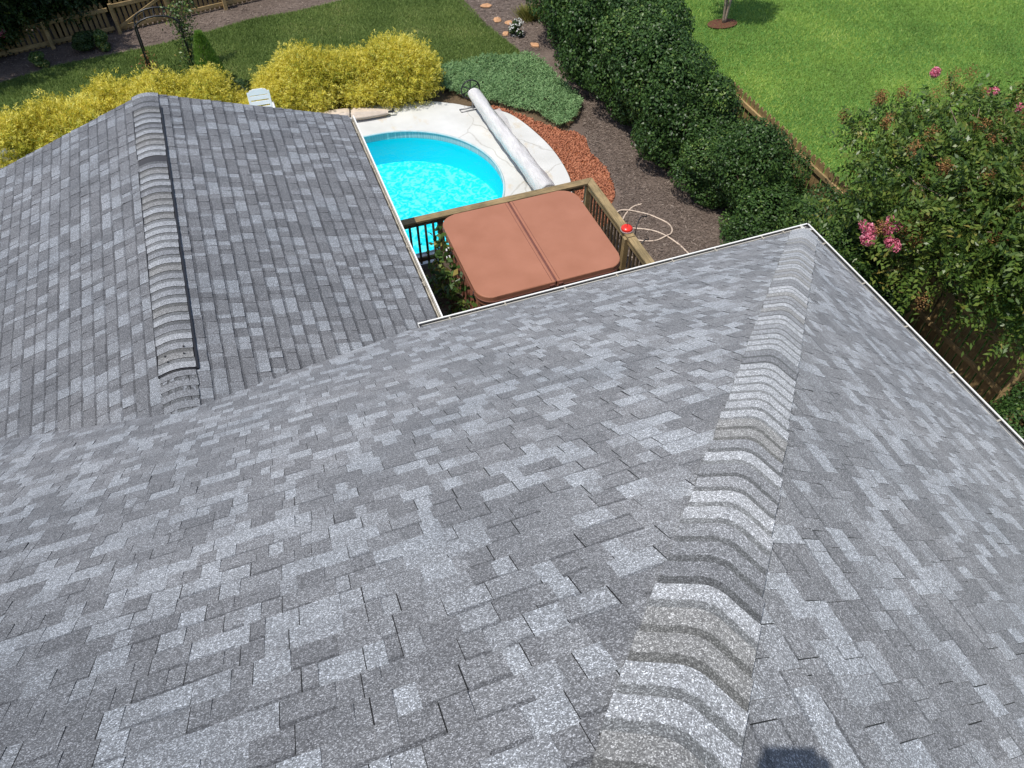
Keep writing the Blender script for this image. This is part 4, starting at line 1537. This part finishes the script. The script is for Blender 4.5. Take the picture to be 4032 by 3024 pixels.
def twig_crown(seed, n_twigs, c, r, per, tl, L, W, low=-1.0, lumps=22, fill=.25):
    """twigs with paired leaves, gathered in lumps so that gaps show between them"""
    g = np.random.default_rng(seed)
    lc = unit(g.normal(size=(lumps, 3)))
    lc = lc * (.45 + .45 * g.random((lumps, 1)))
    lc = lc[lc[:, 2] > low]
    lr = g.uniform(.26, .46, len(lc))
    i = g.integers(0, len(lc), n_twigs)
    d = unit(g.normal(size=(n_twigs, 3)))
    B = (lc[i] + d * (lr[i] * (.55 + .45 * g.random(n_twigs)))[:, None]) * np.array(r) + np.array(c)
    D = unit(d + .5 * g.normal(size=(n_twigs, 3)) + np.array([0, 0, .25]))
    up = unit(np.cross(D, g.normal(size=(n_twigs, 3))))
    tt = np.tile(np.linspace(0, 1, per), n_twigs)
    Bn, Dn, Un = (np.repeat(q, per, 0) for q in (B, D, up))
    sgn = np.tile(np.where(np.arange(per) % 2 == 0, 1., -1.), n_twigs)[:, None]
    Tn = unit(Dn * .6 + Un * sgn + .2 * g.normal(size=Bn.shape))
    C = Bn + Dn * (tt * tl)[:, None] + Tn * L * .45 + np.column_stack([np.zeros(len(tt)), np.zeros(len(tt)), -.25 * tl * tt ** 2])
    N = unit(np.array([0, 0, 1.]) + .55 * g.normal(size=C.shape))
    tone = np.clip(np.repeat(.45 + .14 * g.normal(size=n_twigs) + .1 * g.normal(size=len(lc))[i], per) + .12 * g.normal(size=len(C)), 0, 1)
    return leaves_mesh('crown', C, Tn, N, L * g.uniform(.7, 1.2, len(C)), W * g.uniform(.8, 1.2, len(C)), tone), B, D

def cluster_mesh(name, c, r, n, L, W, seed, g=None):
    g = np.random.default_rng(seed)
    d = unit(g.normal(size=(n, 3)))
    C = d * (g.random((n, 1)) ** .5) * np.array(r) + np.array(c)
    return leaves_mesh(name, C, g.normal(size=(n, 3)), d + .6 * g.normal(size=(n, 3)), L * g.uniform(.6, 1.3, n), W * g.uniform(.7, 1.2, n), np.clip(.5 + .28 * g.normal(size=n), 0, 1), .35)

# the big crepe myrtle by the house
MX, MY = 9.75, 6.35
my = thing('crepe_myrtle', 'large crepe myrtle with pink blooms and brown seed heads by the house', 'tree', (MX, MY, 0))
tb, tips = limb_tree(31, [(-.9, -.3, 2.2), (.1, .7, 2.5), (.8, -.2, 2.4), (-.2, -.9, 2.1), (.3, .2, 2.7)], (0, 0, 2.3), (2.1, 2.1, 1.2), 7, .06)
tb.build('trunk', M['bark'], my)
cme, TB, TD = twig_crown(32, 4700, (-.05, -.25, 2.3), (2.15, 2.65, 1.35), 12, .34, .092, .042, low=-.35, lumps=60)
link('crown', cme, M['myrtle'], my)
def at_world(x, y, z): return (x - MX, y - MY, z)
pinks = [(7.62, 6.33, 2.45, .10, .16), (7.55, 6.2, 2.38, .09, .12), (7.85, 6.22, 2.47, .10, .10), (7.98, 6.25, 2.5, .10, .14), (7.78, 5.98, 2.4, .09, .15), (10.7, 8.9, 2.9, .09, .07), (11.3, 8.2, 2.8, .10, .08), (10.8, 7.9, 2.6, .07, .06), (11.5, 7.8, 2.7, .08, .08), (10.3, 6.9, 2.9, .08, .07)]
for i, (x, y, z, rx, ry) in enumerate(pinks):
    link('flower_cluster', cluster_mesh('flower_cluster', at_world(x, y, z), (rx, ry, .09), 420, .035, .026, 700 + i), M['pink'], my)
g = np.random.default_rng(33)
out = np.where((TB[:, 2] > 2.2))[0]
for i, j in enumerate(g.choice(out, 95, replace=False)):
    c = TB[j] + TD[j] * .36
    link('seed_head', cluster_mesh('seed_head', c, (.11, .11, .15), 230, .026, .019, 740 + i), M['seed'], my)
# seed heads and sprays standing over the lawn side
for i, (x, y, z) in enumerate(((10.0, 8.3, 2.6), (10.2, 8.0, 2.7), (10.35, 8.45, 2.8), (9.9, 7.7, 2.6), (10.6, 8.5, 2.9), (9.2, 7.0, 2.4), (8.7, 6.7, 2.5), (10.9, 8.7, 2.9), (11.4, 8.8, 2.8), (7.6, 5.05, 2.2))):
    link('seed_head', cluster_mesh('seed_head', at_world(x, y, z), (.13, .13, .16), 200, .022, .016, 800 + i), M['seed'], my)

# small multi-stem tree on the side lawn; its crown is above the picture and throws the round shadow
st = thing('young_tree', 'young multi stem tree on a mulch ring in the side lawn', 'tree', (12.16, 16.96, 0))
tb, tips = limb_tree(41, [(-.22, .05, 1.4), (.16, -.05, 1.5), (.42, .2, 1.45), (.05, .2, 1.5)], (.05, .1, 2.1), (.75, .65, .6), 5, .033)
tb.build('trunk', plain('pale_bark', (.33, .26, .20), .85, .2, .3, 14, .008), st)
cme, _, _ = twig_crown(42, 900, (.05, .1, 2.15), (.80, .65, .65), 10, .25, .07, .035, lumps=18)
link('crown', cme, M['tree_leaf'], st)
tag(sheet('mulch_ring', [(12.1 + .42 * math.cos(t), 16.93 + .26 * math.sin(t)) for t in np.linspace(0, 6.2, 24)], .05, plain('red_mulch', (.12, .05, .03), .9, .2, .3, 20)), kind='structure')

# trees crowding the far fence
far_specs = [
    (-5.35, 21.75, 1.15, (1.0, .75, .75), 'dark leafy tree with pink blooms overhanging the shaded bed at the left edge', 51),
    (-4.0, 22.35, 1.25, (1.1, .7, .85), 'dense dark tree leaning over the old fence', 52),
    (-2.9, 23.9, 1.3, (1.3, 1.1, 1.3), 'bushy tree with lighter leaves behind the gate', 53),
    (-.6, 24.0, 1.4, (1.5, 1.1, 1.3), 'dark bushy tree behind the fence beside the climbing vine', 54),
    (1.9, 24.0, 1.2, (1.7, 1.2, 1.3), 'dark tree shading the top of the back bed', 55),
    (-7.2, 22.6, 1.6, (1.6, 1.4, 1.5), 'dark tree at the far left corner behind the fence', 56),
    (-5.9, 21.0, 3.4, (2.0, 1.5, 1.1), 'tall dark tree left of the yard shading the far bed', 57),
]
for x, y, z, r, lab, sd in far_specs:
    t = thing('garden_tree', lab, 'tree', (x, y, 0), group='trees along the far fence')
    tb, tips = limb_tree(sd, [(-.2, 0, z), (.25, .1, z * 1.1)], (0, 0, z), r, 6, .07)
    tb.build('trunk', M['dark_bark'], t)
    cme, TB, TD = twig_crown(sd + 20, 4200, (0, 0, z), r, 10, .28, .095, .05, lumps=40)
    link('crown', cme, M['tree_leaf'], t)
    if sd == 51:
        for i in range(5):
            link('flower_cluster', cluster_mesh('flower_cluster', (.18 * i - .35, -.72 + .1 * (i % 2), z + .05 - .10 * i), (.12, .1, .1), 260, .04, .03, 900 + i), M['pink'], t)

# ------------------------------------------------------------------ the photographer on the roof (only the shadow is in view)
ph = bpy.data.objects.new('phone', None)
b = BM()
b.box((0, 0, 0), (.147, .0716, .0078), None, .0036)
pm = b.build('phone', M['black_plastic'])
bpy.data.objects.remove(ph)
PH = CAMM @ Matrix.Translation((.004, .018, .012))
pm.matrix_world = PH
tag(pm, 'dark phone held out in both hands above the roof', 'phone')

def skin(name, verts, edges, radii, mat, parent, root=0, sub=2):
    me = bpy.data.meshes.new(name)
    me.from_pydata([tuple(v) for v in verts], edges, [])
    o = link(name, me, mat, parent)
    o.modifiers.new('skin', 'SKIN')
    for sv, r in zip(me.skin_vertices[0].data, radii):
        sv.radius = (r, r) if not isinstance(r, tuple) else r
    me.skin_vertices[0].data[root].use_root = True
    s = o.modifiers.new('sub', 'SUBSURF')
    s.levels = s.render_levels = sub
    return o
def roof_z(x, y):
    return EZ + TN * min(YE - y, XR - x)
pe = thing('person', 'person standing on the roof in a blue shirt holding up a phone', 'person', (0, 0, 0))
fy = -.62
LF, RF = Vector((-.62, -.50, roof_z(-.62, -.50) + .09)), Vector((-.28, -.74, roof_z(-.28, -.74) + .09))
hip = Vector((-.42, -.64, LF.z + .86))
side = Vector((.75, -.28, 0)).normalized()
fw = Vector((.28, .75, 0)).normalized()
chest = hip + Vector((0, 0, .36)) + fw * .04
neck = chest + Vector((0, 0, .17)) + fw * .03
head = neck + Vector((0, 0, .16)) + fw * .06
crownp = head + Vector((0, 0, .09))
def cw_(x, y, z): return CAMM @ Vector((x, y, z))
hands = [cw_(-.075, -.036, .03), cw_(.088, -.036, .03)]
verts, edges, rad = [], [], []
def addv(p, r, frm=None):
    verts.append(Vector(p)); rad.append(r)
    if frm is not None: edges.append((frm, len(verts) - 1))
    return len(verts) - 1
i0 = addv(hip, (.15, .11)); i1 = addv(hip.lerp(chest, .5), (.14, .10), i0); i2 = addv(chest, (.16, .11), i1); i3 = addv(neck, .055, i2)
i4 = addv(head - Vector((0, 0, .03)) , (.075, .085), i3); i5 = addv(head + Vector((0, 0, .06)), (.08, .095), i4); addv(crownp + Vector((0, 0, .03)), .045, i5)
elb = []
for s, hp in zip((-1, 1), hands):
    sh = chest + side * s * .18 + Vector((0, 0, .08))
    el = sh.lerp(hp, .5) + side * s * .09 + Vector((0, 0, -.14))
    a = addv(sh, .055, i2); bq = addv(el, .042, a); c_ = addv(hp.lerp(el, .12), .028, bq); addv(hp, (.036, .022), c_)
    elb.append((sh, el, hp))
for s, ft in zip((-1, 1), (LF, RF)):
    h0 = hip + side * s * .09 - Vector((0, 0, .06)); kn = h0.lerp(ft, .5) + fw * .05
    a = addv(h0, .085, i0); bq = addv(kn, .06, a); c_ = addv(ft, .04, bq); addv(ft + fw * .13 - Vector((0, 0, .05)), .035, c_)
skin('body', verts, edges, rad, M['skin'], pe)
# shirt and trousers follow the body
v2, e2, r2 = [], [], []
verts, edges, rad = v2, e2, r2
i0 = addv(hip + Vector((0, 0, -.04)), (.17, .125)); i1 = addv(hip.lerp(chest, .5), (.16, .12), i0); i2 = addv(chest, (.18, .125), i1); addv(neck - Vector((0, 0, .03)), .07, i2)
for sh, el, hp in elb:
    a = addv(sh, .07, i2); addv(sh.lerp(el, .7), .06, a)
skin('shirt', v2, e2, r2, M['shirt'], pe)
verts, edges, rad = [], [], []
i0 = addv(hip, (.165, .12))
for s, ft in zip((-1, 1), (LF, RF)):
    h0 = hip + side * s * .09 - Vector((0, 0, .06)); kn = h0.lerp(ft, .5) + fw * .05
    a = addv(h0, .1, i0); bq = addv(kn, .075, a); addv(ft + Vector((0, 0, .03)), .06, bq)
skin('trousers', verts, edges, rad, M['denim'], pe)
for ft in (LF, RF):
    verts, edges, rad = [], [], []
    a = addv(ft - fw * .06 - Vector((0, 0, .03)), .045); bq = addv(ft + fw * .06 - Vector((0, 0, .045)), .05, a); addv(ft + fw * .17 - Vector((0, 0, .07)), .04, bq)
    skin('shoe', verts, edges, rad, M['leather'], pe)
bb = bmesh.new()
bmesh.ops.create_icosphere(bb, subdivisions=3, radius=1)
for v in bb.verts:
    q = v.co.copy()
    v.co = Vector((q.x * .098, q.y * .112, max(q.z, -.25) * .105))
me = bpy.data.meshes.new('hair'); bb.to_mesh(me); bb.free()
hr = link('hair', me, M['hair'], pe)
hr.location = crownp - Vector((0, 0, .035)) - fw * .02
# fingers wrapped round the phone ends
for s, hp in zip((-1, 1), hands):
    for j in range(4):
        x0 = s * (.055 + .004 * j) + .015
        yy = -.035 + .017 * j
        verts, edges, rad = [], [], []
        a = addv(cw_(s * .088 + .015, yy - .01, .034), .009); bq = addv(cw_(s * .093 + .015, yy, .016), .0085, a); c_ = addv(cw_(s * .078 + .015, yy + .004, .004 + .003), .0075, bq); addv(cw_(s * (.062 - .004 * j) + .015, yy + .006, .004), .0065, c_)
        skin('finger', verts, edges, rad, M['skin'], pe, sub=1)
    verts, edges, rad = [], [], []
    a = addv(cw_(s * .085 + .015, -.05, .036), .0115); bq = addv(cw_(s * .065 + .015, -.045, .03), .010, a); addv(cw_(s * .045 + .015, -.03, .024), .0085, bq)
    skin('thumb', verts, edges, rad, M['skin'], pe, sub=1)
